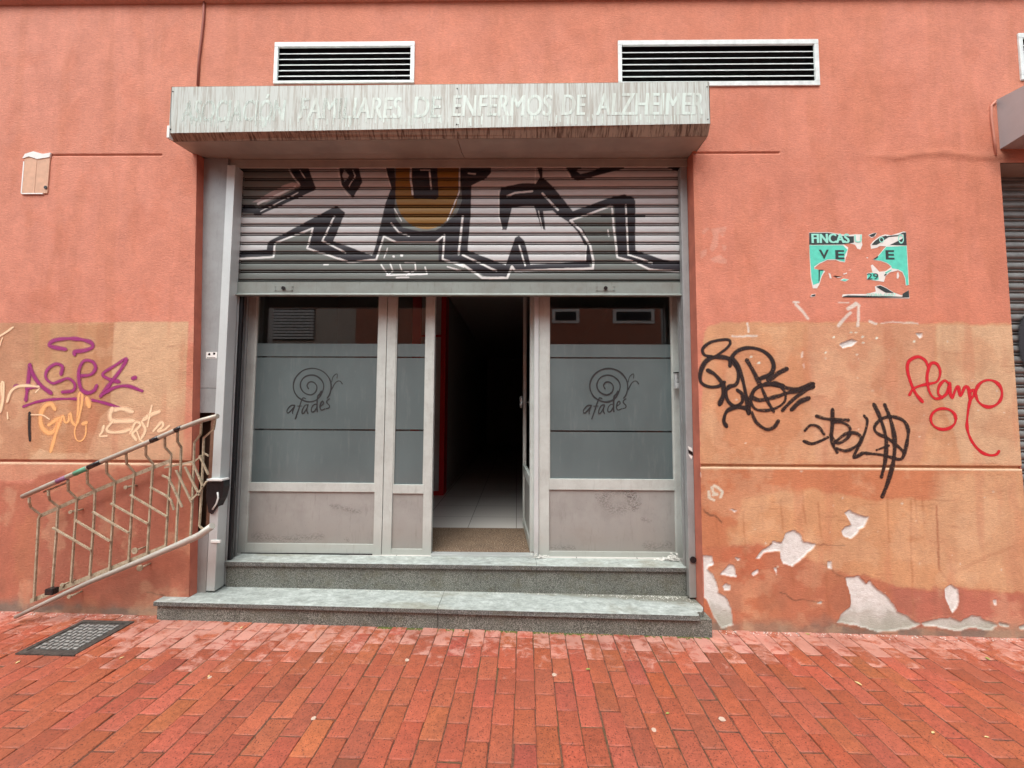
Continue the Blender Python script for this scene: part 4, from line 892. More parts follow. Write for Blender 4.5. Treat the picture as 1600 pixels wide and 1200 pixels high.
b = MB(); b.box(-2.29, 1.249, 2.79, 2.80, Z(261, 2.79), zb2 + 0.01, 0.001); b.box(-2.29, 1.249, 2.785, 2.79, zb2 - 0.012, zb2 - 0.006); b.build("lip", M['soffit'], cn)
for (A0, A1, A2, xx) in ((TL, BL, CL, -1), (TR, BR, CR, 1)):
    b = bmesh.new(); pr = [(A0.x, cy, A0.z), (A1.x, cy, A1.z), (A2.x, cy + 0.035, A2.z), (A2.x, 2.70, 3.276), (A2.x, 2.70, A0.z + 0.02)]
    f1 = [b.verts.new(p) for p in pr]; f2 = [b.verts.new((p[0] - xx * 0.004, p[1], p[2])) for p in pr]; b.faces.new(f1); b.faces.new(f2[::-1])
    for i in range(5): b.faces.new((f1[i], f1[(i + 1) % 5], f2[(i + 1) % 5], f2[i]))
    mb = MB(); mb.add(b); mb.build("end_cap", M['soffit'], cn)
b = MB(); b.box(BL.x - 0.016, BL.x + 0.002, cy - 0.005, cy + 0.03, BL.z - 0.035, BL.z + 0.05, 0.003); b.build("corner_clip", M['white'], cn)
b = MB()
for x_, f0_ in ((TL.x + 0.012, .9), (TL.x + 0.012, .08), (xm - 0.012, .9), (xm - 0.012, .45), (xm - 0.012, .08), (TR.x - 0.015, .88), (TR.x - 0.015, .1)):
    z_ = fz(x_, BL, BR) + (fz(x_, TL, TR) - fz(x_, BL, BR)) * f0_; b.tube([(x_, cy + 0.001, z_), (x_, cy - 0.003, z_)], 0.004, 8)
b.build("rivet", M['dark'], cn)
mes = []
for txt, x0, x1, yt, yb_ in (("ASOCIACIÓN", 283, 447, 147, 190), ("FAMILIARES", 468, 628, 152, 186), ("DE", 646, 690, 151, 184), ("ENFERMOS", 706, 862, 148, 182), ("DE", 878, 915, 148, 180), ("ALZHEIMER", 932, 1098, 145, 180)):
    a = at(x0, yb_, cy); c = at(x1, yt, cy)
    for k, dx in enumerate((-0.0035, 0.0, 0.0035)): mes.append(text_mesh(txt, a.x + dx, c.x + dx, a.z, c.z, cy - 0.0012 - k * 0.0001, 0.0, 0.12, 0.0))
o = join_me("lettering", mes, M['ghost'], cn); o['label'] = "washed out words ASOCIACIÓN FAMILIARES DE ENFERMOS DE ALZHEIMER"
# clean runs below the letters
rs = np.random.default_rng(11); V_ = []; F_ = []
for i in range(150):
    px_ = rs.uniform(285, 1095); y0_ = 186 - (px_ - 285) / 130 + rs.uniform(-4, 2); L_ = rs.uniform(5, 17); wd = rs.uniform(0.8, 2.4)
    a = at(px_, y0_, cy); c = at(px_ + wd, min(y0_ + L_, 205 - (px_ - 285) / 60), cy)
    if a.z - c.z < 0.008: continue
    n_ = len(V_); yy = cy - 0.0009 - i * 1e-6
    V_ += [(a.x, yy, c.z), (c.x, yy, c.z), (c.x, yy, a.z), (a.x, yy, a.z)]; F_.append((n_, n_ + 1, n_ + 2, n_ + 3))
np_mesh("wash_run", V_, F_, M['ghost'], cn)['kind'] = 'stuff'

# neighbouring canopy and shutter at the right edge
c2 = tag(empty("canopy_box", (3.45, 2.6, 3.3)), "plain grey shutter box projecting at the right edge of the photo", "canopy")
b = bmesh.new(); pr = [(2.702, 3.29), (2.702, at(1556, 156, 2.7).z), (2.47, 3.62), (2.45, 3.60), (2.45, 3.36), (2.49, 3.31)]
f1 = [b.verts.new((3.41, y, z)) for y, z in pr]; f2 = [b.verts.new((6.0, y, z)) for y, z in pr]; b.faces.new(f1); b.faces.new(f2[::-1])
for i in range(len(pr)): b.faces.new((f1[i], f1[(i + 1) % 6], f2[(i + 1) % 6], f2[i]))
bmesh.ops.recalc_face_normals(b, faces=b.faces[:]); mb = MB(); mb.add(b); mb.build("casing", M_plain('pale_grey_sheet', lin(176, 178, 180), 0.5, 0.2, 0.12, 8), c2)
b = MB(); b.box(3.402, 6.0, 2.71, 2.90, 3.19, 3.289); b.build("lintel_strip", M['soffit'], c2)
s2 = empty("roller_shutter", (3.6, 2.88, 0)); s2.parent = bld; s2['label'] = "closed grey roller shutter at the right edge of the photo"
prf = []
z_ = -0.1
while z_ < 3.25:
    prf += [(2.872, z_), (2.878, z_ + 0.003), (2.884, z_ + 0.006), (2.884, z_ + 0.012), (2.871, z_ + 0.014), (2.868, z_ + 0.020), (2.884, z_ + 0.024), (2.884, z_ + 0.030), (2.870, z_ + 0.033), (2.864, z_ + 0.05), (2.868, z_ + 0.070)]; z_ += 0.0775
pr2 = np.array(prf); xs2 = np.array([3.36, 5.95]); v_ = []; q_ = []
for y, z in prf: v_ += [(3.36, y, z), (5.95, y, z)]
for i in range(len(prf) - 1): q_.append((2 * i, 2 * i + 1, 2 * i + 3, 2 * i + 2))
M['sh2'] = M_plain('grey_shutter_steel', lin(134, 136, 134), 0.45, 0.3, 0.35, 14)
np_mesh("slat_curtain", v_, q_, M['sh2'], s2)
g2 = strokes("paint_scrawl", [(14, [(1602, 500), (1597, 520), (1598, 545), (1606, 570)])], idp, 2.862, M_paint('scrawl_black', (0.02, 0.02, 0.025)), s2)

# ================================================================ wall mounted bits
def cable(name, pts, r, mat, label, cat, y=W):
    o = MB().tube([at(px, py, y - r * (0.9 if k else 1.0)) for px, py, k in pts], r, 8).build(name, mat); return tag(o, label, cat)
M['cable'] = M_plain('terracotta_cable', lin(150, 86, 72), 0.7)
cable("cable", [(320, -20, 1), (318, 30, 1), (315, 60, 1), (311, 90, 1), (309, 134, 1)], 0.008, M['cable'], "thin painted cable running down the wall to the left end of the canopy", "cable")
cable("conduit", [(1556, 158, 1), (1549, 165, 1), (1549, 185, 1), (1553, 215, 1), (1556, 243, 1)], 0.007, M_plain('painted_conduit', lin(190, 128, 108), 0.7), "short bent conduit painted terracotta beside the right neighbour's canopy", "conduit")
# painted over plate on the left
t = tag(empty("cover_plate", (-3.5, W, 3.2)), "small peeling beige cover plate at the top left of the wall", "cover plate")
a = at(36, 303, W); c = at(80, 247, W)
b = MB(); b.box(a.x, (a.x + c.x) / 2 - 0.001, W - 0.008, W - 0.001, a.z, c.z, 0.002); b.box((a.x + c.x) / 2 + 0.001, c.x, W - 0.008, W - 0.001, a.z, c.z, 0.002); b.build("plate", M_plain('beige_plate', lin(214, 172, 144), 0.7, 0, 0.2, 25), t)
b = MB(); b.prism([(p.x, p.z) for p in (at(42, 242, W), at(55, 238, W), at(70, 242, W), at(82, 240, W), at(80, 247, W), at(62, 250, W), at(48, 246, W), at(38, 249, W))], W - 0.012, W - 0.003); b.build("torn_paper", M['white'], t)
b = MB(); b.box(a.x - 0.006, a.x + 0.002, W - 0.0095, W - 0.001, a.z, c.z - 0.03); b.box(a.x, c.x - 0.03, W - 0.0095, W - 0.001, a.z - 0.006, a.z + 0.002); b.build("white_edge", M['white'], t)
q = at(74, 294, W); b = MB(); b.tube([(q.x, W - 0.010, q.z), (q.x, W - 0.013, q.z)], 0.012, 12); b.build("screw_cap", M['rubber'], t)
# intercom
t = tag(empty("intercom", (1.19, 2.95, 1.6)), "small silver intercom with speaker slots on the right door frame", "intercom")
ym = 2.935; a = at(1056, 607, ym); c = at(1071, 583, ym)
b = MB(); b.box(a.x, c.x, ym, DR - 0.031, a.z, c.z, 0.004); b.build("housing", M['alu_light'], t)
b = MB()
for i in range(7): z_ = c.z - 0.012 - i * 0.0095; b.box(a.x + 0.006, a.x + 0.042, ym - 0.0012, ym + 0.001, z_ - 0.003, z_)
b.build("speaker_slots", M['rubber'], t); b = MB(); b.tube([(a.x + 0.035, ym + 0.001, a.z + 0.016), (a.x + 0.035, ym - 0.004, a.z + 0.016)], 0.007, 12); b.build("button", M['white'], t)
b = MB(); b.box(a.x - 0.003, c.x + 0.003, ym - 0.006, DR - 0.031, c.z + 0.001, c.z + 0.008, 0.001); b.build("hood", M['rubber'], t)
# stickers
t = tag(empty("sticker", (-2.25, 2.76, 1.8)), "tiny white sticker with two dark faces on the left grey pilaster", "sticker")
a = at(322, 560, 2.764); c = at(339.5, 550, 2.764); MB().box(a.x, c.x, 2.7630, 2.7645, a.z, c.z).build("paper", M['white'], t)
b = MB()
for px_, py2 in ((327, 553.5), (334.5, 552.5)): q = at(px_, py2, 2.7625); b.tube([(q.x, 2.7632, q.z), (q.x, 2.7624, q.z)], 0.009, 7); 
q = at(322.8, 558.8, 2.76); c = at(336, 558.3, 2.76); b.box(q.x, c.x, 2.7622, 2.7632, q.z - 0.001, q.z + 0.002); b.build("print", M['rubber'], t)
t = tag(empty("sticker", (1.22, 2.8, 1.1)), "black and white sticker scraps on the right shutter guide", "sticker")
b = MB(); b.prism([pp(1075, 697, 2.8), pp(1081, 700, 2.8), pp(1082, 706, 2.8), pp(1076, 702, 2.8)], 2.7975, 2.7992); b.prism([pp(1075, 709, 2.8), pp(1082, 713, 2.8), pp(1080, 718, 2.8)], 2.7975, 2.7992); b.build("paper", M['white'], t)
b = MB(); b.prism([pp(1075, 702.5, 2.8), pp(1082, 706.5, 2.8), pp(1083, 712, 2.8), pp(1076, 708, 2.8)], 2.7975, 2.7992); b.build("print", M['rubber'], t)

# torn FOR SALE poster
ps = tag(empty("torn_poster", (2.4, W, 2.4)), "torn turquoise and black for sale poster reading FINCAS and VE on the right wall", "poster")
ZP = zpt((1260, 350), 9.229)
def ppoly(name, polys, y, mat, th=0.0004):
    b = MB()
    for k, pl_ in enumerate(polys): b.prism([(lambda a: (a.x, a.z))(at(*ZP(p), W)) for p in pl_], W - y - th - k * 3e-5, W - y)
    return b.build(name, mat, ps)
M['teal'] = M_plain('turquoise_paper', lin(92, 214, 190), 0.6, 0, 0.2, 30); M['pdark'] = M_plain('printed_black', lin(46, 58, 58), 0.6, 0, 0.3, 30); M['ptorn'] = M_plain('torn_white_paper', lin(228, 226, 220), 0.8, 0, 0.15, 30)
base_polys = [
    [(36, 125), (300, 118), (420, 135), (500, 150), (610, 160), (700, 148), (800, 150), (795, 250), (805, 300), (775, 370), (730, 355), (700, 300), (620, 280), (530, 290), (600, 340), (580, 460), (560, 500), (555, 555), (480, 545), (420, 522), (300, 522), (180, 580), (105, 640), (150, 655), (270, 680), (220, 760), (185, 870), (150, 930), (90, 930), (60, 780), (45, 500)],
    [(920, 300), (960, 250), (1050, 180), (1130, 150), (1220, 165), (1300, 140), (1400, 108), (1435, 118), (1445, 310), (1478, 880), (1430, 890), (1415, 780), (1380, 700), (1320, 670), (1200, 700), (1140, 750), (1115, 835), (1000, 820), (870, 800), (870, 710), (950, 700), (925, 600), (950, 585), (1050, 690), (1140, 680), (1220, 620), (1160, 570), (1080, 540), (960, 518), (1030, 460), (1120, 350), (1150, 325), (1060, 318), (1010, 345), (930, 360)],
    [(510, 1050), (520, 1015), (700, 1010), (860, 1010), (1000, 975), (985, 900), (1060, 878), (1150, 920), (1260, 990), (1370, 1030), (1470, 950), (1485, 1060), (1480, 1075)],
    [(480, 815), (530, 785), (615, 800), (560, 832)], [(315, 705), (345, 720), (362, 785), (335, 785)], [(50, 1040), (80, 1015), (130, 1010), (125, 1045), (70, 1055)], [(380, 745), (430, 770), (520, 760), (450, 780)], [(525, 720), (585, 700), (580, 718), (540, 732)], [(590, 675), (640, 655), (635, 665)], [(1300, 720), (1320, 690), (1335, 750), (1320, 790), (1300, 785)], [(860, 480), (890, 485), (875, 500)], [(890, 160), (960, 130), (1015, 130), (990, 175), (940, 205), (910, 185)]]
ppoly("torn_backing", base_polys, 0.0012, M['ptorn'])
ppoly("paper", [
    [(40, 308), (525, 308), (560, 345), (590, 370), (560, 430), (545, 480), (550, 545), (480, 530), (420, 510), (300, 512), (180, 565), (110, 615), (108, 650), (250, 672), (215, 740), (180, 850), (95, 880), (70, 780), (50, 500)],
    [(1150, 330), (1440, 318), (1470, 880), (1438, 880), (1422, 770), (1385, 690), (1320, 655), (1230, 640), (1215, 600), (1160, 562), (1080, 532), (980, 515), (1040, 455), (1110, 375)], [(880, 715), (950, 705), (1030, 730), (1040, 800), (1000, 812), (875, 795)], [(500, 812), (535, 795), (600, 803), (555, 825)], [(1130, 700), (1220, 655), (1225, 668), (1140, 720)]], 0.0018, M['teal'])
ppoly("black_print", [
    [(38, 130), (300, 128), (420, 145), (500, 172), (600, 180), (680, 178), (680, 270), (560, 285), (520, 296), (38, 300)],
    [(935, 305), (980, 250), (1060, 190), (1140, 170), (1180, 190), (1080, 260), (1010, 300)], [(1200, 302), (1330, 240), (1400, 200), (1390, 125), (1432, 122), (1442, 310)],
    [(1145, 185), (1180, 172), (1320, 160), (1390, 122), (1400, 140), (1300, 180), (1180, 188)],
    [(955, 512), (1030, 460), (1025, 490), (985, 514)], [(1000, 905), (1060, 888), (1150, 930), (1255, 995), (1140, 992), (1060, 945)], [(530, 1045), (590, 1030), (860, 1035), (1380, 1050), (1380, 1010), (1470, 955), (1478, 1060), (1000, 1062), (520, 1056)],
    [(172, 660), (240, 660), (240, 675), (190, 675), (185, 830), (172, 830)], [(900, 165), (970, 135), (1005, 133), (970, 180), (930, 188)], [(60, 1042), (85, 1022), (125, 1015), (120, 1040)], [(1115, 735), (1150, 715), (1150, 735), (1120, 750)]], 0.0024, M['pdark'])
def ptxt(txt, x0, x1, y0, y1, mat, y, bold=0.03):
    a = at(*ZP((x0, y1)), W); c = at(*ZP((x1, y0)), W); return text_mesh(txt, a.x, c.x, a.z, c.z, W - y, bold * 0.55 if 'E' == txt or 'V' == txt else bold * 0.4, 0, 0.0)
M['ptxt'] = M_plain('turquoise_letters', lin(150, 226, 208), 0.6)
join_me("light_lettering", [ptxt("FINCAS", 76, 606, 142, 278, None, 0.0034), ptxt("FINCAS", 70, 600, 142, 278, None, 0.0035), ptxt("FINCAS", 83, 613, 142, 278, None, 0.0036), ptxt("ITORIA-GAST", 868, 1285, 1003, 1042, None, 0.0034, 0.01), ptxt("U", 690, 790, 160, 270, None, 0.0034), ptxt("O", 1045, 1110, 190, 270, None, .0034), ptxt("O", 1320, 1395, 150, 285, None, 0.0034)], M['ptxt'], ps)
join_me("dark_lettering", [ptxt("V", 180, 318, 372, 505, None, 0.0030, 0.05), ptxt("E", 415, 540, 378, 510, None, 0.0030, 0.05), ptxt("E", 1140, 1258, 380, 514, None, 0.0030, 0.05), ptxt("29", 872, 1030, 712, 802, None, 0.0030, 0.02)], M['pdark'], ps)

# ================================================================ GRAFFITI on the wall
M['mag'] = M_paint('magenta_spray', lin(150, 42, 112), 0.95, 0.6, 0.1); M['blackp'] = M_paint('black_marker', lin(36, 26, 26), 0.95, 0.45, 0.25); M['redp'] = M_paint('red_spray', lin(200, 18, 38), 0.95, 0.4, 0.1)
M['cream'] = M_paint('cream_spray', lin(246, 214, 176), 0.9, 0.7, 0.2); M['orangep'] = M_paint('apricot_spray', lin(246, 184, 122), 0.9, 0.7, 0.15); M['blackw'] = M_paint('worn_black_marker', lin(42, 29, 27), 0.96, 0.4, 0.36)
g = strokes("graffiti_tag", [(7, [(468, 452), (470, 438), (530, 430), (580, 410), (570, 380), (500, 360), (420, 356), (340, 368), (310, 395), (340, 410), (408, 422)]),
    (7.5, [(165, 735), (178, 640), (190, 525)]), (7.5, [(190, 525), (215, 590), (260, 650), (318, 694)]), (6, [(172, 668), (235, 655)]),
    (6.5, [(385, 575), (392, 530), (350, 515), (300, 550), (290, 600), (330, 635), (380, 620), (430, 605), (470, 640), (460, 680), (398, 690)]),
    (7, [(500, 590), (570, 580), (600, 540), (580, 500), (530, 495), (500, 540), (495, 600), (510, 670), (550, 695), (590, 680), (605, 655)]),
    (7, [(742, 625), (690, 612), (645, 578), (720, 525), (790, 482), (770, 530), (720, 600), (635, 712)]), (6, [(650, 700), (720, 662), (800, 652), (888, 682)]), (8.5, [(840, 602)]), (8, [(100, 654)]),
    (5, [(150, 780), (230, 752), (330, 736), (450, 732), (570, 740), (660, 760), (745, 788)])], ZL, W, M['mag']); tag(g, "magenta spray painted tag with a halo, underlined, on the left wall", "graffiti")
g = strokes("graffiti_tag", [(9, [(340, 790), (320, 765), (280, 780), (255, 840), (265, 910), (310, 945), (350, 920), (375, 860), (350, 865), (315, 890)]), (7.5, [(375, 870), (350, 950), (320, 1055)]),
    (6, [(380, 870), (395, 840), (410, 880), (430, 870), (440, 825), (455, 880), (480, 890), (490, 800), (495, 705), (515, 700), (510, 780), (485, 880)]), (3.5, [(480, 890), (468, 940), (480, 988), (510, 995), (535, 960), (540, 900)]), (9, [(530, 885)])], ZL, W, M['orangep']); tag(g, "small pale orange painted scrawl below the magenta tag", "graffiti")
strokes("orange_blob", [(11, [(548, 742), (556, 768)])], ZL, W - 0.0002, M['orangep'], None)
bpy.data.objects["orange_blob"].parent = g
g = strokes("graffiti_tag", [(9, [(820, 810), (770, 795), (720, 800)]), (8.5, [(700, 800), (690, 835), (700, 868), (760, 872), (830, 870)]), (6, [(700, 880), (670, 920), (690, 940), (760, 940), (810, 925)]), (5, [(650, 905), (640, 940), (625, 965), (665, 965)]),
    (6, [(820, 940), (850, 880), (880, 890), (860, 920), (830, 950), (850, 985)]), (5, [(890, 880), (910, 930), (880, 990)]), (8, [(905, 860), (950, 830), (990, 815)]), (5, [(950, 780), (935, 850), (925, 900)]), (5.5, [(965, 930), (1010, 880), (1022, 900), (990, 935), (1030, 925), (1055, 905)]), (4, [(860, 940), (880, 990), (900, 1000)])], ZL, W, M['cream']); tag(g, "cream and apricot painted scrawl on the left wall above the railing", "graffiti")
g = strokes("graffiti_tag", [(6, [(0, 800), (18, 740), (12, 640), (25, 632), (22, 740), (5, 810)]), (5.5, [(50, 745), (70, 690), (110, 658), (170, 650), (240, 656)]), (3, [(50, 820), (52, 855)]), (4, [(-5, 345), (40, 318), (82, 288)]), (2.5, [(200, 832), (270, 835), (312, 860)]), (2.2, [(0, 410), (20, 350)]), (3, [(225, 690), (250, 665)])], ZL, W, M['cream']); tag(g, "thin faded white scribble at the far left edge of the wall", "graffiti")
g = strokes("graffiti_mark", [(4.5, [(186, 822), (184, 900), (188, 990)])], ZL, W, M['blackp']); tag(g, "short upright black painted bar below the magenta tag", "graffiti")
g = strokes("graffiti_tag", [(5, [(130, 235), (85, 225), (75, 185), (130, 142), (230, 126), (252, 150), (220, 190), (150, 235), (110, 238)]),
    (7, [(245, 430), (290, 415), (305, 360), (290, 300), (240, 250), (170, 240), (100, 262), (62, 330), (62, 400), (110, 430), (170, 430), (210, 405)]), (8, [(112, 328), (150, 350), (190, 395), (208, 430), (210, 480), (185, 540)]),
    (7, [(250, 292), (255, 250), (300, 200), (370, 180), (450, 195), (510, 240), (532, 300), (510, 350), (450, 378)]), (7, [(270, 250), (305, 300), (330, 380), (350, 470), (370, 600)]),
    (6, [(300, 455), (328, 480), (328, 530), (280, 557), (235, 520), (225, 460), (240, 440)]), (7, [(225, 683), (210, 650), (230, 590), (290, 565), (350, 570), (372, 590)])], ZBk, W, M['blackp']); tag(g, "large black looping tag with a halo on the wall right of the shutter guide", "graffiti")
g2 = strokes("worn_strokes", [(8, [(362, 265), (400, 330), (440, 410)]), (8, [(500, 385), (560, 345), (612, 318)]), (7, [(370, 590), (385, 500), (420, 440), (500, 415), (590, 425)]), (7, [(400, 505), (450, 518), (560, 492), (620, 472), (785, 432)]), (8, [(540, 410), (620, 440), (690, 445), (782, 415)]),
    (6, [(590, 582), (640, 530), (700, 480), (785, 420)]), (7, [(650, 577), (700, 530), (755, 506)]), (5, [(480, 410), (560, 420), (605, 470), (600, 530), (540, 572), (470, 585), (410, 572), (385, 520), (400, 460), (440, 430)]), (5, [(455, 440), (490, 520), (530, 590)]), (6, [(390, 600), (420, 660), (480, 705), (530, 695), (560, 655)])], ZBk, W - 0.0003, M['blackw'], None); g2.parent = g
g = strokes("graffiti_tag", [(6, [(812, 622), (880, 640), (1010, 647)]), (5.5, [(912, 580), (910, 680), (905, 780), (940, 852)]), (5, [(910, 660), (980, 665), (1025, 700), (1010, 760), (945, 795), (900, 745)]), (5, [(940, 830), (1000, 845), (1070, 810), (1095, 760), (1060, 730), (1000, 735), (950, 770), (920, 800)]),
    (5, [(735, 712), (770, 680), (820, 690), (855, 735)]), (5, [(730, 785), (780, 800), (840, 780), (880, 760)]), (5, [(1120, 622), (1138, 650), (1125, 720), (1090, 800), (1050, 882), (1060, 888), (1110, 860)]),
    (6, [(1130, 862), (1220, 870), (1300, 890), (1350, 900), (1375, 870), (1400, 760), (1400, 700), (1370, 650), (1300, 625), (1230, 640), (1185, 690), (1200, 730), (1270, 765), (1340, 820), (1370, 850)]),
    (6, [(1182, 548), (1220, 630), (1258, 760), (1255, 900), (1230, 1012)]), (6.5, [(1252, 552), (1290, 650), (1315, 780), (1305, 920), (1270, 1050), (1235, 1140)]), (4, [(1200, 840), (1275, 812)])], ZBk, W, M['blackw']); tag(g, "black tag ending in a dollar sign that drips across the wall groove", "graffiti")
ZF = zpt((1380, 500), 4.286)
el = lambda cx_, cy_, rx_, ry_, a0=0: [(cx_ + rx_ * math.cos(a0 + k * math.pi / 8), cy_ + ry_ * math.sin(a0 + k * math.pi / 8)) for k in range(17)]
g = strokes("graffiti_tag", [(5, [(260, 545), (215, 490), (180, 410), (160, 330), (172, 275), (230, 246), (278, 270), (298, 310)]), (4.5, [(175, 500), (200, 460), (260, 436), (300, 428), (360, 410), (380, 350), (360, 297), (320, 290), (298, 340), (292, 400), (308, 480), (345, 525), (392, 520)]),
    (5, [(440, 430), (410, 405), (375, 440), (366, 490), (395, 515), (430, 480), (444, 420), (445, 480), (460, 520), (480, 470), (500, 447), (515, 508), (545, 450), (568, 458), (582, 530)]),
    (4.5, [(580, 480), (605, 470), (602, 508), (580, 540), (565, 620), (560, 720), (590, 810), (650, 880), (710, 905), (755, 900), (772, 880)]), (5, el(705, 492, 88, 90, 3.0)), (4.5, el(400, 662, 84, 70))], ZF, W, M['redp']); tag(g, "thin red cursive tag reading Flamo on the far right of the wall", "graffiti")

# ================================================================ RAILING leaning along the left wall
rl_ = tag(empty("metal_railing", (-2.7, 2.6, 0.05)), "rusty beige bent metal railing with zigzag bars fixed sloping along the left wall", "railing")
M['rpaint'] = None
def M_rail():
    b = NB("chipped_beige_paint"); v = b.coord(); n = b.noise(v, 30, 6, .7); n2 = b.noise(v, 90, 4, .7); c = b.ramp(n, [(0.35, lin(140, 126, 102)), (0.6, lin(178, 166, 142))])
    c = b.mix(b.ramp(n2, [(0.58, 0.0), (0.66, 0.8)]), c, lin(92, 62, 44)); b.bump(n2, .001, .4); return b.set(Base_Color=c, Roughness=0.6)
M['rpaint'] = M_rail()
def RY(px): return 2.60 + 0.0 * px      # plane of the handrail
def rp(p, dy=0.0):
    px, py = ZR(p); return at(px, py, RY(px) + dy)
b = MB(); b.tube([rp(p, -0.045) for p in ((98, 425), (180, 388), (300, 335), (435, 275), (540, 232), (640, 190), (760, 138), (860, 100), (928, 82))], 0.0155, 12)
hr = b.build("handrail", M_alu('worn_grey_handrail', lin(178, 172, 158), 0.4, 0.5, 0.2), rl_)
b = MB(); b.tube([rp(p, -0.046) for p in ((320, 327), (372, 303))], 0.0165, 12); b.build("green_tape", M_plain('green_mark', lin(96, 160, 130), .6), rl_)
b = MB(); b.tube([rp(p, -0.046) for p in ((378, 300), (432, 276))], 0.0163, 12); b.tube([rp(p, -0.046) for p in ((645, 188), (678, 173))], 0.0163, 12); b.tube([rp(p, -0.046) for p in ((748, 143), (775, 130))], 0.0163, 12); b.build("black_tape", M['rubber'], rl_)
b = MB(); b.tube([rp(p, -0.046) for p in ((245, 360), (285, 342))], 0.0161, 12); b.build("purple_mark", M_plain('purple_mark', lin(140, 96, 130), .6), rl_)
b = MB(); b.tube([rp(p, -0.03) for p in ((68, 938), (200, 875), (380, 790), (520, 732), (640, 682), (780, 622), (850, 590), (905, 550))], 0.018, 12, rad=[0.012, .014, .015, .016, .018, .021, .022, .022]); b.build("lower_tube", M_alu('grey_tube', lin(186, 184, 174), 0.4, 0.3, 0.2), rl_)
def flat(P, h, t_):
    b = MB()
    for i in range(len(P) - 1):
        a, c = P[i], P[i + 1]; b.hexa([(a.x, a.y, a.z - h), (c.x, c.y, c.z - h), (c.x, c.y + t_, c.z - h), (a.x, a.y + t_, a.z - h), (a.x, a.y, a.z), (c.x, c.y, c.z), (c.x, c.y + t_, c.z), (a.x, a.y + t_, a.z)])
    return b
flat([rp((170, 500), 0.03), rp((440, 378), 0.03), rp((730, 262), 0.03)], 0.026, 0.006).build("upper_flat_bar", M['rpaint'], rl_)
flat([rp((128, 862), 0.03), rp((390, 755), 0.03), rp((706, 628), 0.03)], 0.030, 0.006).build("lower_flat_bar", M['rpaint'], rl_)
flat([rp((700, 298), 0.02), rp((830, 270), 0.02), rp((870, 238), 0.02), rp((888, 248), 0.02)], 0.012, 0.006).build("short_flat_bar", M['rpaint'], rl_)
MB_u = flat([rp((185, 402), -0.03), rp((290, 360), -0.03)], 0.012, 0.005); MB_u.build("under_bar", M['rpaint'], rl_)
bal = [[(125, 450), (130, 470), (172, 502), (165, 520), (145, 870)], [(207, 420), (212, 440), (248, 468), (241, 580), (222, 822)], [(290, 365), (292, 400), (328, 435), (318, 580), (303, 792)], [(372, 325), (373, 368), (405, 402), (401, 520), (383, 762)],
       [(455, 288), (455, 325), (490, 362), (484, 480), (466, 744)], [(538, 250), (540, 285), (572, 322), (565, 430), (548, 707)], [(622, 212), (622, 250), (652, 285), (645, 400), (627, 672)], [(703, 180), (703, 215), (730, 245), (722, 370), (706, 637)],
       [(757, 155), (757, 190), (772, 215), (769, 330), (757, 480), (750, 622)], [(858, 120), (855, 160), (828, 195), (826, 300), (820, 450), (812, 595)], [(917, 100), (910, 140), (868, 175), (866, 250), (858, 420), (850, 550), (862, 562), (905, 562)]]
for q in bal:
    q = [(q[0][0] - 1, q[0][1] - 22)] + q; n_ = len(q); MB().tube([rp(p, -0.04 if i < 2 else (-0.015 if i == 2 else 0.02)) for i, p in enumerate(q)], 0.0074, square=True).build("baluster", M['rpaint'], rl_)
for q in ([(225, 558), (388, 653)], [(318, 524), (468, 615)], [(395, 490), (548, 580)], [(472, 454), (630, 541)], [(555, 418), (712, 511)], [(640, 385), (705, 420), (728, 440), (742, 482)], [(692, 335), (718, 347), (740, 390), (776, 470)], [(750, 312), (817, 450)], [(788, 298), (850, 420)], [(820, 278), (866, 385)], [(850, 250), (888, 332)], [(815, 440), (850, 405), (880, 360)]):
    MB().tube([rp(p, 0.004) for p in q], 0.0070, square=True).build("zigzag_bar", M['rpaint'], rl_)
for q in ((578, 655), (600, 728), (270, 800), (300, 850), (540, 385), (305, 490)):
    a = rp(q, 0.03); MB().tube([(a.x, W - 0.002, a.z), (a.x, 2.63, a.z)], 0.006, 10).build("wall_bracket", M['rpaint'], rl_); MB().tube([(a.x, 2.628, a.z), (a.x, 2.62, a.z)], 0.020 if q[0] > 560 else 0.012, 14).build("bracket_disc", M['rpaint'], rl_)
a = rp((210, 830), -0.02); MB().box(a.x - 0.02, a.x + 0.03, a.y - 0.01, a.y + 0.03, a.z - 0.02, a.z + 0.02, 0.004).build("end_block", M['rubber'], rl_)

# ================================================================ MANHOLE COVER
mh = tag(empty("manhole_cover", (-2.66, 2.43, gz(-2.66))), "square cast iron cover with raised lozenges set in the brick pavement", "manhole cover")
def M_iron(name, c1, c2, metal=0.3):
    b = NB(name); v = b.coord(); n = b.noise(v, 60, 5, .7); return b.set(Base_Color=b.ramp(n, [(0.35, c1), (0.65, c2)]), Roughness=0.5, Metallic=metal)
M['iron'] = M_iron('cast_iron', lin(48, 48, 48), lin(92, 90, 84)); M['iron_top'] = M_iron('worn_iron', lin(120, 122, 120), lin(176, 178, 174), 0.3)
x0, x1, y0, y1 = -2.835, -2.495, 2.262, 2.612
hz_ = lambda x: gz(x) + 0.0035
def gslab(b, xa, xb, ya, yb, z0, z1, bev=0): b.hexa([(xa, ya, hz_(xa) + z0), (xb, ya, hz_(xb) + z0), (xb, yb, hz_(xb) + z0), (xa, yb, hz_(xa) + z0), (xa, ya, hz_(xa) + z1), (xb, ya, hz_(xb) + z1), (xb, yb, hz_(xb) + z1), (xa, yb, hz_(xa) + z1)], bev)
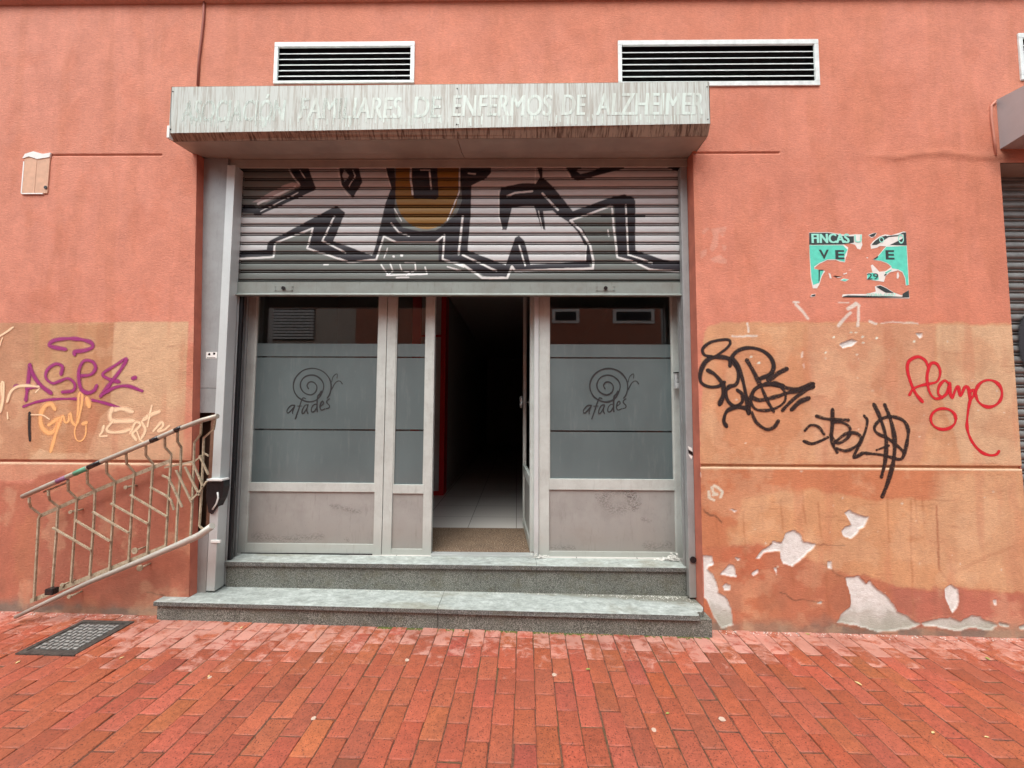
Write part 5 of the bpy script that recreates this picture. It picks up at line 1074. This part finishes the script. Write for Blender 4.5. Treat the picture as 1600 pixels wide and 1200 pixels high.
b = MB(); gslab(b, x0, x1, y0, y0 + 0.028, -0.01, 0.004, .001); gslab(b, x0, x1, y1 - 0.028, y1, -0.01, 0.004, .001); gslab(b, x0, x0 + 0.028, y0 + .028, y1 - .028, -0.01, 0.004, .001); gslab(b, x1 - 0.028, x1, y0 + .028, y1 - .028, -0.01, 0.004, .001); b.build("rim", M['iron'], mh)
b = MB(); gslab(b, x0 + 0.030, x1 - 0.030, y0 + 0.030, y1 - 0.030, -0.01, 0.0005); b.build("plate", M['iron'], mh)
b = MB(); n_ = 8
for i in range(n_):
    for j in range(n_):
        cx_ = x0 + 0.045 + (i + 0.5) * (x1 - x0 - 0.09) / n_; cy_ = y0 + 0.045 + (j + 0.5) * (y1 - y0 - 0.09) / n_; L_, w_ = (0.013, 0.0075) if (i + j) % 2 else (0.0075, 0.013)
        gslab(b, cx_ - L_, cx_ + L_, cy_ - w_, cy_ + w_, 0.0002, 0.005, 0.0015)
b.build("raised_tread", M['iron_top'], mh)

# ================================================================ SMALL LITTER
M['leaf'] = M_plain('dry_leaf', lin(206, 186, 130), 0.7); M['leafg'] = M_plain('green_leaf', lin(150, 160, 84), 0.7); M['gum'] = M_plain('old_gum', lin(190, 168, 150), 0.8)
lf_spots = [((190, 1028), "pale chip of litter left on the pavement near the iron cover", 'leaf'), ((326, 1117 - 60), "pale litter flake on the pavement left of the steps", 'leaf'), ((377, 981), "yellow leaf at the foot of the lower step on the left", 'leaf'), ((911, 996), "green leaf at the foot of the lower step on the right", 'leafg'), ((919, 1046), "greenish leaf on the bricks right of centre", 'leafg'), ((1043, 1115), "small yellow leaf on the bricks below the right window", 'leafg'), ((1543, 1029), "pale green leaf near the far right wall", 'leafg'), ((1458, 1145), "pale straw bit at the lower right of the pavement", 'leaf'), ((1341, 1068), "white crumb on the right part of the pavement", 'leaf'), ((28, 1035), "white scrap beside the iron cover", 'leaf'), ((1542, 1152), "tiny straw at the bottom right corner of the pavement", 'leaf'), ((1262, 991), "leaf by the foot of the right wall", 'leafg')]
for i, ((px_, py2), lb, mt) in enumerate(lf_spots):
    p = atz(px_, py2, 0.003, SLOPE); a_ = random.uniform(0, 3.14); L_ = random.uniform(0.010, 0.018); w_ = L_ * 0.4
    b = bmesh.new(); rim = [(-L_, 0), (-L_ * .4, w_), (L_ * .3, w_ * .9), (L_, 0), (L_ * .3, -w_), (-L_ * .5, -w_ * .8)]; vs = []
    for (x_, y_2) in rim: X_ = x_ * math.cos(a_) - y_2 * math.sin(a_); Y2 = x_ * math.sin(a_) + y_2 * math.cos(a_); vs.append((p.x + X_, p.y + Y2, p.z + abs(y_2) * 0.25 + 0.001))
    top = [b.verts.new((x_, y_2, z_ + 0.0012)) for x_, y_2, z_ in vs]; bot = [b.verts.new(q) for q in vs]; b.faces.new(top); b.faces.new(bot[::-1])
    for k in range(6): b.faces.new((bot[k], bot[(k + 1) % 6], top[(k + 1) % 6], top[k]))
    mb = MB(); mb.add(b); tag(mb.build("dry_leaf", M[mt]), lb, "leaf", "dry leaves and scraps on the pavement")
for (px_, py2), lb in (((490, 1122), "round gum spot on the bricks below the left window"), ((866, 1054), "gum spot on the bricks near the foot of the steps"), ((1128, 1123), "ring shaped gum spot on the bricks below the right wall"), ((1022, 1140), "gum spot on the bricks at lower right of centre"), ((328, 1058), "gum spot left of the steps"), ((636, 1031), "small pale gum spot close to the steps")):
    p = atz(px_, py2, 0.002, SLOPE); b = MB(); r_ = random.uniform(0.009, 0.014); rim = [(p.x + r_ * (1 + random.uniform(-.2, .2)) * math.cos(k * math.pi / 6), p.y + r_ * (1 + random.uniform(-.2, .2)) * math.sin(k * math.pi / 6)) for k in range(12)]
    bb = bmesh.new(); tp = [bb.verts.new((x_, y_2, gz(x_) + 0.0035)) for x_, y_2 in rim]; bt = [bb.verts.new((p.x + (x_ - p.x) * 1.15, p.y + (y_2 - p.y) * 1.15, gz(x_) + 0.0008)) for x_, y_2 in rim]; bb.faces.new(tp)
    for k in range(12): bb.faces.new((bt[k], bt[(k + 1) % 12], tp[(k + 1) % 12], tp[k]))
    b.add(bb); tag(b.build("gum_spot", M['gum']), lb, "gum", "old chewing gum spots on the bricks")
# crumbs of plaster: at the window corner, behind the lower tread and along the wall foot
rs = np.random.default_rng(5); b = bmesh.new()
def crumb(x_, y_2, z_, s_):
    vs = [b.verts.new((x_ + s_ * rs.uniform(.4, 1) * dx, y_2 + s_ * rs.uniform(.4, 1) * dy, z_ + s_ * rs.uniform(.3, .8) * dz2)) for dx, dy, dz2 in ((-1, -1, 0), (1, -1, 0), (0, 1, 0), (0, 0, 1))]
    for f in ((0, 2, 1), (0, 1, 3), (1, 2, 3), (2, 0, 3)): b.faces.new([vs[i] for i in f])
for i in range(190): 
    x_ = 1.19 - abs(rs.normal(0, 0.07)); crumb(x_, rs.uniform(2.955, 2.995), 0.328 + abs(rs.normal(0.0, 0.022)) * max(0.2, 1 - (1.19 - x_) * 6), rs.uniform(0.004, 0.014))
for i in range(80): crumb(rs.normal(0.17, 0.03), rs.uniform(2.965, 2.995), 0.33 + abs(rs.normal(0, 0.012)), rs.uniform(0.004, 0.011))
for i in range(240): x_ = rs.uniform(-2.1, 1.2); crumb(x_, 2.853 - abs(rs.normal(0, 0.012)), lt(x_), rs.uniform(0.0015, 0.006))
for i in range(160): x_ = rs.uniform(0.7, 1.22); crumb(x_, 2.85 - abs(rs.normal(0, 0.035)), lt(x_), rs.uniform(0.002, 0.006))
for i in range(260): x_ = rs.uniform(1.25, 3.5); crumb(x_, 2.692 - abs(rs.normal(0, 0.018)), gz(x_), rs.uniform(0.002, 0.006))
for i in range(120): x_ = rs.uniform(-3.7, -2.4); crumb(x_, 2.692 - abs(rs.normal(0, 0.02)), gz(x_), rs.uniform(0.002, 0.006))
mb = MB(); mb.add(b); tag(mb.build("plaster_crumbs", M_plain('plaster_crumb', lin(226, 226, 218), 0.9, 0, 0.45, 40)), "crumbs of white plaster along the wall foot and the window corners", "crumbs", kind='stuff')
# moss and dirt packed along the foot of the step
b = bmesh.new()
for i in range(900): 
    x_ = rs.uniform(-0.9, 1.24); s_ = rs.uniform(0.004, 0.011); crumb(x_, yl(x_) + 0.020 - abs(rs.normal(0, 0.008)), gz(x_) - 0.002, s_)
mb = MB(); mb.add(b); tag(mb.build("moss", M_plain('moss', lin(96, 108, 50), 0.95, 0, 0.5, 60)), "thin green line of moss along the foot of the lower step", "moss", kind='stuff')

# ================================================================ OPPOSITE SIDE OF THE STREET (seen mirrored in the glass)
ob = tag(empty("building", (0, -8, 0)), "orange and cream building across the street mirrored in the shop glass", "building")
M['opp'] = M_plain('opposite_orange', lin(180, 122, 98), 0.85, 0, 0.2, 2); M['oppc'] = M_plain('opposite_cream', lin(196, 190, 176), 0.85, 0, 0.15, 2)
b = MB(); b.box(-5.9, 14, -8.6, -8, -0.3, 8.5); b.build("wall", M['opp'], ob); b = MB(); b.box(-16, -5.902, -8.6, -8.02, -0.3, 8.5); b.build("side_wall", M['oppc'], ob)
for px0, px1 in ((862, 905), (958, 1023), (1100, 1160)):
    xa, xb = (px0 - 807) / 610 * 14, (px1 - 807) / 610 * 14
    b = MB(); b.box(xa, xb, -8, -7.95, 4.50, 5.02); f_ = b.build("window", M['white'], ob); b = MB(); b.box(xa + 0.12, xb - 0.12, -7.949, -7.94, 4.60, 4.92); b.build("louvre", M['dark'], ob)
b = MB()
for i in range(12): b.box(-9.3, -7.4, -7.96 + 0.0, -7.9, 3.9 + i * 0.11, 3.96 + i * 0.11)
b.build("balcony_slats", M['white'], ob)
b = MB(); b.box(-9.3, -7.4, -7.99, -7.965, 3.85, 5.2); b.build("balcony_back", M['dark'], ob)
for x_ in (-12, -3.5, 3.0, 8.5):
    b = MB(); b.box(x_, x_ + 1.3, -7.99, -7.96, 0.2, 2.6); b.build("door", M['sh2'], ob)
